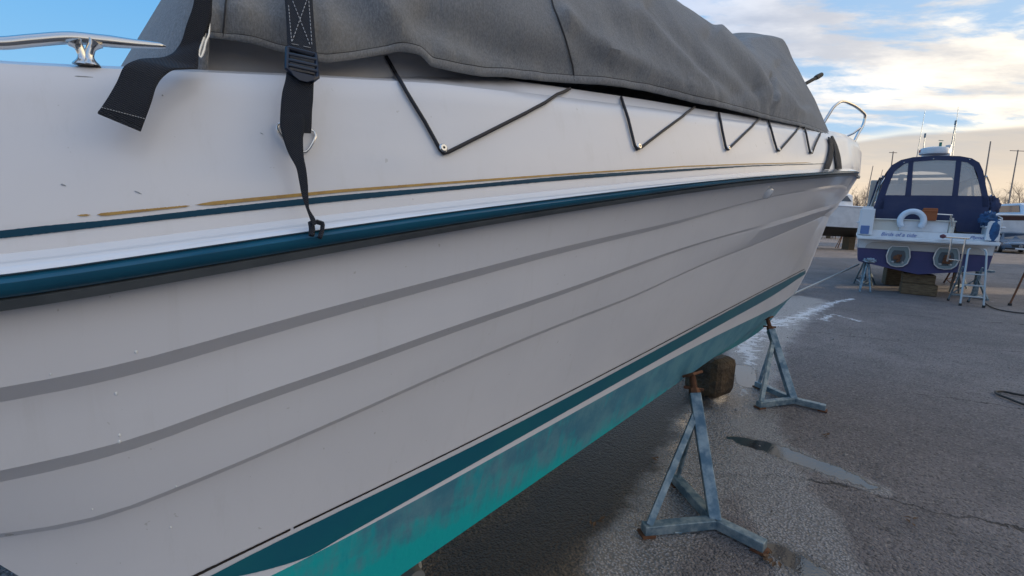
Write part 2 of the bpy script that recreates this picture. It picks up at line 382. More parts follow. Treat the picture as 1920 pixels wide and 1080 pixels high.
def ground_mat():
    ma = bpy.data.materials.new('worn_asphalt'); ma.use_nodes = True; t = ma.node_tree; nb = NB(t); p = t.nodes['Principled BSDF']
    tcn = nb.n('ShaderNodeTexCoord').outputs['Object']
    at = lambda n_: nb.n('ShaderNodeAttribute', attribute_name=n_).outputs['Fac']
    vor = nb.n('ShaderNodeTexVoronoi'); vor.inputs['Scale'].default_value = 80; nb.put(vor.inputs['Vector'], tcn)
    stone = nb.n('ShaderNodeSeparateColor'); nb.put(stone.inputs[0], vor.outputs['Color'])
    vor2 = nb.n('ShaderNodeTexVoronoi'); vor2.inputs['Scale'].default_value = 34; nb.put(vor2.inputs['Vector'], tcn)
    pn = nb.noise(tcn, .35, 6, .6); pn2 = nb.noise(tcn, 2.3, 5, .6); fine = nb.noise(tcn, 60, 4, .7)
    c = nb.mix(nb.ramp(pn, .35, .65), C4(.172, .155, .160), C4(.255, .230, .230))
    c = nb.mix(nb.math('MULTIPLY', nb.ramp(pn2, .4, .7), .5), c, C4(.11, .105, .112))
    c = nb.mix(nb.ramp(stone.outputs[0], .72, 1, 0, .65), c, C4(.34, .31, .29))
    c = nb.mix(nb.ramp(stone.outputs[1], .70, .95, 0, .6), c, C4(.035, .032, .033))
    c = nb.mix(nb.ramp(fine, .5, .75, 0, .35), c, C4(.22, .20, .19))
    # thin cracks running across the yard
    ct = nb.noise(tcn, 1.2, 6, .6); crv = nb.math('ADD', nb.vmath('DOT_PRODUCT', tcn, (.30, .95, 0)).outputs['Value'], nb.math('MULTIPLY', ct, .9))
    crk = nb.math('ABSOLUTE', nb.math('SUBTRACT', nb.math('FRACT', nb.math('MULTIPLY', crv, .42)), .5))
    crm = nb.math('MULTIPLY', nb.ramp(crk, .006, .002), nb.ramp(nb.noise(tcn, .8, 3), .42, .55))
    c = nb.mix(nb.math('MULTIPLY', crm, .8), c, C4(.012, .011, .011))
    mudf = nb.ramp(nb.math('ADD', at('mud'), nb.math('MULTIPLY', nb.math('SUBTRACT', pn2, .5), .8)), .25, .75)
    c = nb.mix(nb.math('MULTIPLY', mudf, .8), c, nb.mix(nb.ramp(fine, .35, .7), C4(.040, .029, .018), C4(.26, .19, .12)))
    deep = nb.ramp(nb.math('ADD', at('mud'), nb.math('MULTIPLY', nb.math('SUBTRACT', pn2, .5), .5)), .80, 1.10); c = nb.mix(nb.math('MULTIPLY', deep, .85), c, C4(.018, .012, .008))
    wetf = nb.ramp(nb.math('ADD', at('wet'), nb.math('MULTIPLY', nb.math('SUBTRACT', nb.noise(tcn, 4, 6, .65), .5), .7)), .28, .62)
    glare_tone = nb.mix(nb.ramp(nb.math('ADD', vor.outputs['Distance'], nb.math('MULTIPLY', fine, .5)), .35, .95), C4(.52, .51, .54), C4(.15, .15, .155))  # glare of the wet zone put into a pale pebbled colour
    c = nb.mix(nb.math('MULTIPLY', wetf, .72), c, glare_tone)
    pud = nb.ramp(nb.math('ADD', at('pud'), nb.math('MULTIPLY', nb.math('SUBTRACT', nb.noise(tcn, 7, 6, .7), .5), .75)), .40, .50)
    rim = nb.math('MULTIPLY', nb.ramp(at('pud'), .02, .35), .6); c = nb.mix(rim, c, C4(.045, .043, .045))
    white_streakf = nb.ramp(nb.math('ADD', nb.math('MULTIPLY', at('foam'), .9), nb.math('MULTIPLY', nb.math('SUBTRACT', nb.noise(nb.map(tcn, scale=(1, 1.5, 1)), 4.2, 9, .78, 1.6), .5), 3.4)), .62, .74)  # irregular glare on the wet ground, painted in as white streaks
    white_streakf = nb.math('MULTIPLY', white_streakf, nb.ramp(at('foam'), .02, .3))
    spots = nb.math('MULTIPLY', nb.ramp(nb.noise(nb.map(tcn, scale=(1, 1.9, 1)), 1.9, 4, .6), .715, .75), .7)
    fo = nb.math('MAXIMUM', white_streakf, spots)
    c = nb.mix(fo, c, C4(.72, .73, .76))
    c = nb.mix(pud, c, C4(.03, .032, .036))
    nb.put(p.inputs['Base Color'], c)
    rg = nb.math('ADD', .78, nb.math('MULTIPLY', wetf, -.44)); rg = nb.math('ADD', rg, nb.math('MULTIPLY', nb.ramp(mudf, 0, 1), -.12))
    rg = nb.math('MULTIPLY', nb.math('MAXIMUM', rg, .2), nb.math('SUBTRACT', 1.0, nb.math('MULTIPLY', pud, .93))); nb.put(p.inputs['Roughness'], nb.math('SUBTRACT', rg, nb.math('MULTIPLY', deep, .18)))
    nb.put(p.inputs['Specular IOR Level'], nb.math('ADD', .45, nb.math('MULTIPLY', nb.math('MAXIMUM', wetf, pud), .55)))
    hgt = nb.math('ADD', nb.math('MULTIPLY', vor.outputs['Distance'], -1.2), nb.math('ADD', nb.math('MULTIPLY', vor2.outputs['Distance'], -.8), nb.math('MULTIPLY', fine, 1.5)))
    hgt = nb.math('ADD', hgt, nb.math('MULTIPLY', crm, -2))
    bn = nb.n('ShaderNodeBump'); nb.put(bn.inputs['Strength'], nb.math('SUBTRACT', 1.0, nb.math('MULTIPLY', pud, .985))); bn.inputs['Distance'].default_value = .013
    nb.put(bn.inputs['Height'], hgt); nb.put(p.inputs['Normal'], bn.outputs[0]); return ma
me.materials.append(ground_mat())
g = bpy.data.objects.new('ground', me); col.objects.link(g); tag(g, kind='structure')

# ------------------------------------------------------------------ the big motor boat (hull on stands)
DC = 2.15
def interp(xs, ys):
    xs, ys = np.array(xs, float), np.array(ys, float); h = np.diff(xs); dl = np.diff(ys)/h; mm_ = np.zeros(len(xs))
    mm_[0] = dl[0]; mm_[-1] = dl[-1]
    for i in range(1, len(xs)-1):
        if dl[i-1]*dl[i] > 0:
            w1, w2 = 2*h[i]+h[i-1], h[i]+2*h[i-1]; mm_[i] = (w1+w2)/(w1/dl[i-1]+w2/dl[i])
    def f(x):
        if x <= xs[0]: return ys[0]+mm_[0]*(x-xs[0])
        if x >= xs[-1]: return ys[-1]+mm_[-1]*(x-xs[-1])
        i = int(np.searchsorted(xs, x)-1); t = (x-xs[i])/h[i]
        return ((1+2*t)*(1-t)**2)*ys[i]+t*(1-t)**2*h[i]*mm_[i]+t*t*(3-2*t)*ys[i+1]+t*t*(t-1)*h[i]*mm_[i+1]
    return f
railshape = interp([-1, 0, 1, 2, 3, 4, 5, 5.8, 6.5, 6.94], [.985, 1, .995, .965, .885, .735, .49, .28, .11, 0])
def rail_hb(full, send=6.94): return lambda s: full*max(0, railshape(s*6.94/send if s > 0 else s))
def low_hb(full, send, p, kick):
    def f(s):
        s_ = max(s, -.4); h = full*(1-min(1, max(0, (s_+.4)/(send+.4)))**p)
        if s_ < .5: h -= kick*((.5-s_)/.9)**2
        return h
    return f
C = dict(
gold=[(145,403),(182,401),(355,385),(500,368),(640,356),(853,340),(1067,325),(1280,311.5),(1407,307)],
acc_t=[(0,433),(83,424),(213,412),(356,396),(520,378),(640,366),(853,349),(1067,330),(1280,317),(1407,310.5)],
acc_b=[(0,447),(213,423),(356,407),(640,377),(853,356),(1067,337),(1280,321),(1407,312.5)],
rail_t=[(0,490),(213,463),(427,435),(640,408),(853,383),(1067,360),(1280,338),(1413,327)],
rail_m=[(0,518),(213,488),(427,457),(640,428),(853,397),(1067,370),(1280,346),(1413,332)],
rail_b=[(0,560),(213,531),(427,493),(640,457),(853,422),(1067,387),(1280,356),(1413,337)],
flange=[(0,585),(213,550),(427,513),(640,474),(853,433),(1067,397),(1280,366),(1447,340)],
s1t=[(0,728),(107,710),(213,687),(427,628),(640,570),(853,515),(1067,460),(1280,412),(1347,393),(1450,366)],
s1b=[(0,752),(107,737),(213,712),(427,650),(640,589),(853,532),(1067,472),(1280,415.5),(1347,396),(1450,368)],
s2t=[(0,883),(107,867),(213,835),(427,758),(640,686),(853,610),(1067,540),(1280,464),(1347,444)],
s2b=[(0,900),(107,888),(213,852),(427,775),(640,702),(853,623),(1067,551),(1280,467),(1347,446)],
s3=[(0,999),(90,994),(160,978),(240,951),(320,918),(367,898),(640,783),(853,688),(1067,600),(1223,540),(1280,510),(1413,457),(1530,410)],
pin=[(356,1080),(548,991),(727,900),(853,838),(1067,737),(1280,625),(1363,573),(1447,537)],
af=[(506,1080),(590,1040),(847,900),(1067,778),(1280,665),(1363,617),(1447,580)],
ch=[(750,1080),(820,1030),(955,938),(1086,849),(1160,791),(1229,750),(1299,699),(1364,650),(1438,597)],
)
def stem_s(z): return float(np.interp(z, [.3, .42, .5, .62, .76, .853, 1.097, 1.448, 1.689, 1.88, 2.127, 2.178], [3.6, 4.2, 4.7, 5.1, 5.36, 5.57, 5.82, 6.04, 6.21, 6.51, 6.92, 6.94]))
def zfit(key, hbt, zend, deg=3):
    """height of a traced hull line as a smooth function of s, ending on the stem"""
    S, Z = [], []
    for x, y in C[key]:
        h = hit(x, y, lambda s: DC-hbt(s))
        if h: S.append(h[0]); Z.append(h[2])
    send = stem_s(zend)
    return interp_s(S, Z, send, zend), send
def interp_s(S, Z, send, zend):
    keep = [0]
    for i in range(1, len(S)):
        if S[i]-S[keep[-1]] > .07: keep.append(i)
    S = [S[i] for i in keep]; Z = [Z[i] for i in keep]
    # the traced part, then a monotone run to the stem, smoothed by a moving average
    S2, Z2 = list(S), list(Z)
    if send-S[-1] > .3:
        gap = send-S[-1]; n_ = max(1, len(S)-4); sl = (Z[-1]-Z[n_-1])/(S[-1]-S[n_-1]); av = (zend-Z[-1])/gap
        if gap > 1.2: S2.append(S[-1]+gap*.5); Z2.append(Z[-1]+gap*.5*(.3*sl+.7*av))
        S2.append(send); Z2.append(zend)
    pf = interp(S2, Z2); s0, s1 = S2[0], S2[-1]; sl0 = (pf(s0+.08)-pf(s0))/.08; sl1 = (pf(s1)-pf(s1-.2))/.2
    def raw(s):
        if s < s0: return pf(s0)+sl0*(s-s0)*.6
        if s > s1: return pf(s1)+sl1*(s-s1)
        return pf(s)
    tab_s = np.linspace(-1.3, send+.05, 200); tab_z = []
    for s in tab_s:
        wd = .07+.10*min(3, max(0, s)); tab_z.append(sum(raw(s+wd*k) for k in (-1, -.67, -.33, 0, .33, .67, 1))/7)
    tf = lambda s: float(np.interp(s, tab_s, tab_z))
    return tf
def stern_s(z): return -.235-(z-.96)*(.62 if z > .96 else .5)
LV = {}
def level(name, hb, key, zend, off=0):
    zf, send = zfit(key, hb, zend)
    if key in ('pin', 'af', 'ch'):
        S, Z = [], []
        for x, y in C[key]:
            h = hit(x, y, lambda s: DC-hb(s))
            if h: S.append(h[0]); Z.append(h[2])
        S += [send]*2; Z += [zend]*2; cf = np.polyfit(S, Z, 4 if key == 'af' else 3, w=[1/(.6+max(0, s)) for s in S]); s00 = min(S); d0 = float(np.polyval(np.polyder(cf), s00))
        zf = lambda s, cf=cf, s00=s00, d0=d0: float(np.polyval(cf, s)) if s > s00 else float(np.polyval(cf, s00))+d0*(s-s00)*.7
    LV[name] = (hb, (lambda s, zf=zf: zf(s)+off), send)
level('rail_t', rail_hb(1.17), 'rail_t', 2.18)
def lower_edge(top, key, hb, mn=.003):
    tz = LV[top][1]; S, Gp = [], []
    for x, y in C[key]:
        h = hit(x, y, lambda s: DC-hb(s)); S.append(h[0]); Gp.append(max(.004, tz(h[0])-h[2]))
    for _ in range(2): Gp = list(np.convolve([Gp[0]]+Gp+[Gp[-1]], [.25, .5, .25], 'valid'))
    LV[key] = (hb, lambda s: tz(s)-max(mn, float(np.interp(s, S, Gp))), LV[top][2]-.01)
lower_edge('rail_t', 'rail_m', rail_hb(1.195)); lower_edge('rail_t', 'rail_b', rail_hb(1.195)); lower_edge('rail_t', 'flange', rail_hb(1.18))
def flared(full, send, p, kick, w_):
    a = low_hb(full, send, p, kick); r_ = rail_hb(1.16); q_ = low_hb(1.04, 5.83, 1.42, .06)
    def f(s):
        t = min(1, max(0, (s-.8)/2.0)); t = t*t*(3-2*t); e = min(1, max(0, (send-s)/1.3))**.7
        return a(s)*(1-t)+(r_(s)*(1-w_)+q_(s)*w_)*e*t
    return f
level('s1t', flared(1.155, 6.66, 2.1, .02, .16), 's1t', 1.98)
level('s2t', flared(1.125, 6.4, 1.9, .04, .33), 's2t', 1.83)
def stepped(top, depth, s0, s1):
    h0 = LV[top][0]
    def f(s):
        t = min(1, max(0, (s-s0)/(s1-s0))); return h0(s)-depth*(1-t*t*(3-2*t))-.001
    return f
lower_edge('s1t', 's1b', stepped('s1t', .033, 2.2, 3.4)); lower_edge('s2t', 's2b', stepped('s2t', .031, 1.8, 2.9))
level('s3', flared(1.085, 6.2, 1.72, .06, .50), 's3', 1.675)
level('pin', low_hb(1.03, 5.83, 1.42, .06), 'pin', 1.11)
level('af', low_hb(1.045, 5.6, 1.40, .06), 'af', .865)
level('ch', low_hb(1.02, 5.38, 1.3, .06), 'ch', .77)
zrt = LV['rail_t'][1]
keelz = interp([-.3, 1, 2.3, 4, 4.8, 5.38], [.13, .20, .27, .37, .50, .765])
hs = rail_hb(1.085, 6.86)
def fw(s): return min(1, max(0, (s-.25)/.5))
def kb(s):
    a = min(1, max(0, (s-.02)/.12)); c = min(1, max(0, (s-.55)/.4)); return a*a*(3-2*a)*(1-c*c*(3-2*c))
def cu(s): t = min(1, max(0, (s+.02)/.14)); return t*t*(3-2*t)
gh = interp([.6, 1.3, 2.2, 3.5, 4.5, 6], [1, .9, .80, .76, .85, 1])
def ghc(s): return 1. if s < .6 or s > 6 else gh(s)
ROWS = [  # name, hb(s), z(s), s_end
 ('c', lambda s: 0*s, lambda s: zrt(s)+ghc(s)*(.24+(.15-.03*min(1, max(0, (s-5)/1.6)))*cu(s)+.06*kb(s)), 6.5),
 ('c1', lambda s: .5*hs(s), lambda s: zrt(s)+ghc(s)*(.24+(.14-.03*min(1, max(0, (s-5)/1.6)))*cu(s)+.06*kb(s)), 6.55),
 ('k', lambda s: hs(s)*.84, lambda s: zrt(s)+ghc(s)*(.25+(.11-.02*min(1, max(0, (s-5)/1.6)))*cu(s)+.07*kb(s)), 6.7),
 ('k0', lambda s: hs(s)*(.87+.05*fw(s)*(1-kb(s))), lambda s: zrt(s)+ghc(s)*(.27+.03*cu(s)+.035*fw(s)), 6.78),
 ('d', lambda s: hs(s)*.945, lambda s: zrt(s)+ghc(s)*(.298), 6.83),
 ('e', lambda s: hs(s)*.972, lambda s: zrt(s)+ghc(s)*(.288), 6.86),
 ('f', lambda s: hs(s)*.989, lambda s: zrt(s)+ghc(s)*(.268), 6.88),
 ('g', lambda s: hs(s)*1.0, lambda s: zrt(s)+ghc(s)*(.235), 6.90),
 ('h', rail_hb(1.115, 6.92), lambda s: zrt(s)+ghc(s)*(.14), 6.92),
 ('i', rail_hb(1.145, 6.94), lambda s: zrt(s)+ghc(s)*(.04), 6.94),
 ('j', rail_hb(1.15, 6.94), lambda s: LV['rail_t'][1](s)-.03, 6.93),
 ('k2', rail_hb(1.15, 6.9), lambda s: LV['flange'][1](s)+.02, 6.9)]
for k_ in ('s1t', 's1b', 's2t', 's2b', 's3'):
    if k_ in ('s1b', 's2b'):
        (h1, z1, e1s), (h2, z2, e2s) = LV[k_[:2]+'t'], LV[k_]
        ROWS.append((k_[:2]+'m', lambda s, a=h1, c=h2: a(s)*.3+c(s)*.7, lambda s, a=z1, c=z2: a(s)*.3+c(s)*.7, e2s))
    ROWS.append((k_,)+LV[k_])
    if k_ in ('s1b', 's2b'): ROWS.append((k_[:2]+'c', lambda s, c=h2: c(s)-.001, lambda s, c=z2: c(s)-.012, e2s-.005))
s3h, s3z, s3e = LV['s3']
def s3f(s):
    t = min(1, max(0, (s-2.8)/2.2)); return 1-.8*t*t*(3-2*t)
ROWS.append(('s3b', lambda s: s3h(s)-.024*s3f(s), lambda s: s3z(s)-.004-.017*s3f(s), s3e-.01))
ROWS.append(('s3c', lambda s: s3h(s)-.026*s3f(s), lambda s: s3z(s)-.012-.024*s3f(s), s3e-.015))
ROWS.append(('pin',)+LV['pin']); ROWS.append(('af',)+LV['af'])
BOT = [('af',)+LV['af'], ('ch',)+LV['ch'], ('ch2', lambda s: LV['ch'][0](s)-.04, lambda s: LV['ch'][1](s)-.008, 5.36), ('keel', lambda s: 0*s, lambda s: keelz(s), 5.38)]
NV = 150
vv = [0]+[ (i/(NV-1))**1.0 for i in range(1, NV)]
def levelpts(hb, zf, send, side=-1, lift=0):
    s0 = stern_s(zf(-.3)) ; pts = []
    fade = lambda s: 1
    for v in vv:
        s = s0+(send-s0)*(1-(1-v)**1.35)
        h = hb(s) if v < 1 else 0
        if v > .9: h = h*(1-((v-.9)/.1)**2*(1-0)) if v < 1 else 0
        pts.append(W(s, DC+side*h, zf(s)))
    return pts
def build_rows(rows):
    P = {}
    # taper the lapped steps out towards the bow
    defs = {r_[0]: r_ for r_ in rows}
    mm = M(); near = [levelpts(*r_[1:], side=-1) for r_ in rows]; far = [levelpts(*r_[1:], side=1) for r_ in rows]
    names = [r_[0] for r_ in rows]
    def taper(a, b_, smid, wd):
        if a not in names: return
        ia, ib = names.index(a), names.index(b_)
        for L_ in (near, far):
            for k in range(NV):
                s = float(L_[ia][k]@ax); t = min(1, max(0, (s-smid)/wd)); t = t*t*(3-2*t)
                if ib < len(L_)-1:
                    mid = L_[ia][k]*.93+L_[ib+1][k]*.07
                    L_[ib][k] = L_[ib][k]*(1-t)+mid*t
    pass
    n = len(rows); cuts = [0]+[i for i, k in enumerate(names) if k in ('j', 's1t', 's2t', 's3')]+[n-1]
    for L_ in (near, far):
        for a, c in zip(cuts[:-1], cuts[1:]):
            if c > a: mm.grid(L_[a:c+1])
    for i in range(n-1):   # transom
        mm.add([near[i][0], near[i+1][0], far[i+1][0], far[i][0]], [(0, 1, 2, 3)])
    return mm, near
BRZ = R(38)
boat = empty('motor_boat', W(3.3, DC, 0), 'large white motor boat with teal stripes and turquoise bottom, filling the foreground', 'boat', rz=BRZ)
mm, NEAR = build_rows(ROWS)
hull = obj('hull', mm, MT['gel'], boat, smooth=True, ang=28)
mm2, _ = build_rows(BOT)
hullb = obj('antifouled_bottom', mm2, MT['anti'], boat, smooth=True, ang=30)
tag(hullb, 'scrubbed turquoise bottom paint worn to grey in patches')
def bvh_of(*ms):
    V, Fc = [], []
    for q in ms:
        o = len(V); V += [Vector(p) for p in q.v]; Fc += [tuple(i+o for i in f) for f in q.f]
    return BVHTree.FromPolygons(V, Fc)
HB = bvh_of(mm, mm2)
def cast(bv, x, y, off=0, default=None):
    """first point of a built surface seen at a photo pixel, lifted off along its normal"""
    d = Vector(ray(x, y)); h = bv.ray_cast(Vector(CAM), d.normalized())
    if h[0] is None: return default
    n = h[1]
    if n.dot(d) > 0: n = -n
    return h[0]+n*off
def smooth_px(pts, deg=4):
    c = np.polyfit([p[0] for p in pts], [p[1] for p in pts], deg); xs = np.linspace(pts[0][0], pts[-1][0], 14); return [(float(x), float(np.polyval(c, x))) for x in xs]
def resample(pts, xs):
    px = [p[0] for p in pts]; f = interp(px, [p[1] for p in pts]); return [(x, f(x)) for x in xs]
def strip(name, top_, bot_, x0, x1, n, mt, off=.002, parent=None, rows=4, jag=0, smooth=True, bv=None, solid=0):
    xs = np.linspace(x0, x1, n); T = resample(top_, xs); B = resample(bot_, xs); q = M(); rr = []
    for k in range(rows):
        u = k/(rows-1); row = []
        for i in range(n):
            yt, yb = T[i][1], B[i][1]
            if jag and k in (0, rows-1): jt = jag*(noise.noise(Vector((xs[i]*.13, k, 3.)))+.6*noise.noise(Vector((xs[i]*.5, k, 9.))))
            else: jt = 0
            y = yt+(yb-yt)*u+jt
            p = cast(bv or HB, xs[i], y, off)
            row.append(p)
        rr.append(row)
    # drop columns with a miss
    ok = [i for i in range(n) if all(r_[i] is not None for r_ in rr)]
    rr = [[r_[i] for i in ok] for r_ in rr]
    if len(ok) > 1: q.grid(rr)
    return obj(name, q, mt, parent, smooth=smooth, solid=solid)
# vinyl and painted lines, thin sheets lying on the topsides
strip('accent_stripe', [(-90, 441)]+C['acc_t']+[(1550, 306.5)], [(-90, 455)]+C['acc_b']+[(1550, 307.5)], -80, 1545, 340, MT['stripe'], parent=boat, jag=.5)
def goldbot(x): return np.interp(x, [145, 200, 355, 366, 400, 640, 853, 1067, 1280, 1407, 1550], [406, 405, 388, 385.5, 385, 361, 344, 328, 313.5, 308.5, 305])
def goldtop(x): return np.interp(x, [145, 182, 200, 355, 366, 400, 640, 853, 1067, 1280, 1407, 1550], [403, 401, 399, 385, 384, 378, 355.5, 340, 325, 311.3, 306.8, 304])
for i_, (xa, xb, n_) in enumerate(((145, 170, 12), (182, 356, 70), (365, 1520, 330))):
    xs_ = np.linspace(xa, xb, n_); q = M(); r1, r2 = [], []
    for j_, x in enumerate(xs_):
        e = min(1, (j_)/3, (n_-1-j_)/3) if i_ < 3 else 1
        jg = (.9 if xa < 360 else .35)*noise.noise(Vector((x*.35, 5, 1)))
        mid = (goldtop(x)+goldbot(x))/2; hf = (goldbot(x)-goldtop(x))/2*max(.15, e)
        r1.append(cast(HB, x, mid-hf+jg, .002)); r2.append(cast(HB, x, mid+hf+jg*.4, .002))
    okk = [k for k in range(n_) if r1[k] is not None and r2[k] is not None]
    q.grid([[r1[k] for k in okk], [r2[k] for k in okk]]); obj('gold_pinstripe', q, MT['gold'], boat, smooth=True)
PT_ = smooth_px(C['pin']+[(1513, 502)]); PB_ = [(x, y+float(np.interp(x, [356, 727, 1067, 1513], [6, 3.2, 2.2, 1.3]))) for x, y in PT_]
strip('black_pinstripe', PT_, PB_, 300, 544, 60, MT['pin'], parent=boat, jag=.5)
strip('black_pinstripe', PT_, PB_, 550, 1508, 200, MT['pin'], parent=boat, jag=.35)
bt_ = [(389, 1082), (757, 900), (853, 852), (1067, 743), (1280, 630), (1363, 582), (1447, 540), (1513, 505)]
bb_ = [(450, 1078), (577, 1044), (833, 900), (900, 864), (1067, 770), (1280, 650), (1363, 599), (1447, 555), (1513, 511)]
strip('boot_stripe', smooth_px(bt_), [(330, 1098), (450, 1079), (520, 1062), (577, 1043)]+[(x, 1043-.5615*(x-577)) for x in range(640, 1440, 80)]+[(1447, 555), (1513, 511)], 330, 1510, 260, MT['boot'], parent=boat, jag=.3, rows=5)

# rub rail: cap, teal insert and grey flange swept round the hull
def rail_row(hb, zf, send, side): return levelpts(hb, zf, send, side)
RAILM = []
def rail_part(name, spec, mt, parent, smooth=True):
    q = M()
    for side in (-1, 1):
        q.grid([levelpts(h, z, 6.94+e, side) for h, z, e in spec])
    RAILM.append(q)
    return obj(name, q, mt, parent, smooth=smooth, ang=50)
zt, zm, zb, zfl = LV['rail_t'][1], LV['rail_m'][1], LV['rail_b'][1], LV['flange'][1]
mixz = lambda a, c, t: (lambda s: a(s)*(1-t)+c(s)*t)
rail = rail_part('rub_rail', [(rail_hb(1.135), lambda s: zt(s)+.012, .0), (rail_hb(1.165), zt, .0), (rail_hb(1.185), mixz(zt, zm, .35), .012), (rail_hb(1.196), mixz(zt, zm, .75), .02), (rail_hb(1.198), lambda s: zm(s)+.002, .022), (rail_hb(1.190), lambda s: zm(s)-.001, .02)], MT['capw'], boat)
rail_part('rail_insert', [(rail_hb(1.185), lambda s: zm(s)+.001, .018), (rail_hb(1.200), lambda s: zm(s)-.004, .025), (rail_hb(1.208), mixz(zm, zb, .3), .032), (rail_hb(1.208), mixz(zm, zb, .6), .032), (rail_hb(1.200), mixz(zm, zb, .95), .025), (rail_hb(1.188), zb, .02)], MT['teal'], rail)
rail_part('rail_flange', [(rail_hb(1.19), lambda s: zb(s)+.001, .02), (rail_hb(1.198), lambda s: zb(s)-.003, .022), (rail_hb(1.190), mixz(zb, zfl, .9), .015), (rail_hb(1.178), zfl, .01), (rail_hb(1.13), lambda s: zfl(s)+.004, 0)], MT['flange'], rail)

RB = bvh_of(*RAILM)
# ------------------------------------------------------------------ canvas cover
hem_px = [(392, 74), (430, 78), (480, 88), (530, 101), (600, 119), (640, 116), (716, 104), (752, 100), (778, 106), (807, 127), (886, 143), (942, 146), (1018, 153), (1077, 157), (1150, 163), (1222, 175), (1304, 195), (1344, 202), (1426, 222), (1507, 241), (1552, 257)]
hem3 = []
for x, y in hem_px:
    h = hit(x, y, lambda s: DC-hs(s)*.93-.0)
    hem3.append(h)
HS = [h[0] for h in hem3]; HD = [h[1] for h in hem3]; HZ = [h[2] for h in hem3]
S0, S1 = HS[0], HS[-1]
hemd = interp(HS, HD); hemz = interp(HS, HZ)
crown = interp([-.2, 0, .2, .45, .7, 1.2, 1.8, 2.3, 2.8, 3.2, 3.57], [1.95, 2.04, 2.26, 2.48, 2.64, 2.78, 2.78, 2.73, 2.67, 2.74, 2.93])
fold_def = [  # pixel polyline, half width px, amplitude m (positive lifts towards the viewer)
 ([(690, -10), (722, 40), (750, 75), (785, 115)], 20, .022), ([(640, 20), (680, 60), (700, 95)], 30, -.012),
 ([(790, 45), (860, 70), (930, 100), (1010, 125), (1070, 140)], 30, -.028), ([(830, 100), (900, 128), (1000, 140)], 13, .012),
 ([(1045, 40), (1090, 82), (1160, 118), (1245, 152), (1330, 185)], 15, .020), ([(1070, 78), (1120, 122), (1180, 140)], 18, -.018),
 ([(1185, 30), (1250, 90), (1300, 140), (1350, 172)], 12, .012), ([(1215, 20), (1285, 95), (1345, 160), (1375, 178)], 14, -.022),
 ([(1340, 68), (1385, 118), (1425, 170), (1440, 188)], 10, .022), ([(1325, 75), (1370, 128), (1408, 172)], 13, -.018), ([(1437, 150), (1438, 190)], 4, -.02),
 ([(1455, 130), (1480, 170), (1500, 200)], 9, -.016), ([(1400, 90), (1450, 170), (1490, 210)], 8, .010),
 ([(900, -10), (960, 40), (1000, 70)], 45, .014), ([(1100, -10), (1130, 40), (1190, 80)], 25, -.016), ([(440, 0), (455, 50), (470, 80)], 25, .012), ([(410, 20), (425, 70)], 12, -.010), ([(500, 20), (515, 90)], 16, -.008), ([(610, 30), (620, 110)], 16, .01)]
def proj(P):
    v = np.asarray(P, float)-CAM; z = v@fwd
    return 960+F*(v@rgt)/z, 540-F*(v@upv)/z, z
cov_rows = []; NT = 150
svals = list(np.linspace(S0, S1, 320))
for hx_, hy_, dx_ in ((1078, 160, -14), (1158, 170, -20), (1300, 203, -22), (1344, 203, -12), (1426, 222, -14), (1440, 226, -4), (720, 100, 12), (985, 150, -26), (880, 140, -30)):
    fold_def.append(([(hx_, hy_), (hx_+dx_*.5, hy_-22), (hx_+dx_*1.3, hy_-52)], 5, -.006)); fold_def.append(([(hx_+8, hy_), (hx_+8+dx_*.5, hy_-20), (hx_+6+dx_, hy_-44)], 5, .004))
def cov_point(s, t):
    """t 0..1 near hem to far hem"""
    zc = crown(min(s, 3.57)); front = max(0, (s-3.57)/(S1-3.57)) if s > 3.57 else 0
    dh, zh = hemd(s), hemz(s)
    if front: zc = zc-(zc-zh-.25)*front**1.2*.0
    th = PI*t; wv = DC-dh; cs = math.cos(th); sn = math.sin(th)
    ex = 1.0; d = DC-wv*math.copysign(abs(cs)**ex, cs); z = zh+(zc-zh)*sn**.98
    # aft end leans forward as it climbs, front end leans back to the screen top
    aft = max(0, 1-(s-S0)/.5); s2 = s
    fr = max(0, (s-2.4)/(S1-2.4))**2; s2 += fr*(3.57-S1)*min(1, sn*1.15)
    zc = crown(min(s+fr*(3.57-S1), 3.57)); z = zh+(zc-zh)*sn**.98
    # the last arch is a hard-cornered screen frame: straight side, corner, flat top
    u = t if t <= .5 else 1-t; sgn = 1 if t <= .5 else -1
    if u < .30: dd_, z_ = dh+(1.68-dh)*u/.30, zh+(2.80-zh)*(u/.30)
    else: dd_, z_ = 1.68+(DC-1.68)*(u-.30)/.20, 2.80+(zc-2.80)*(1-((.5-u)/.20)**2)
    if sgn < 0: dd_ = 2*DC-dd_
    kf = max(0, (s-2.5)/(S1-2.5))**1.4; d = d*(1-kf)+dd_*kf; z = z*(1-kf)+z_*kf
    s2 = s+fr*(3.57-S1)*min(1, u/.30)
    return s2, d, z
px_f = [(np.array(pl, float), w_, a_) for pl, w_, a_ in fold_def]
rows_ = []
for s in svals:
    row = []
    for k in range(NT):
        t = (k/(NT-1)); t = .5*t**1.0*2 if False else t
        row.append(W(*cov_point(s, t)))
    rows_.append(row)
G = np.array(rows_)
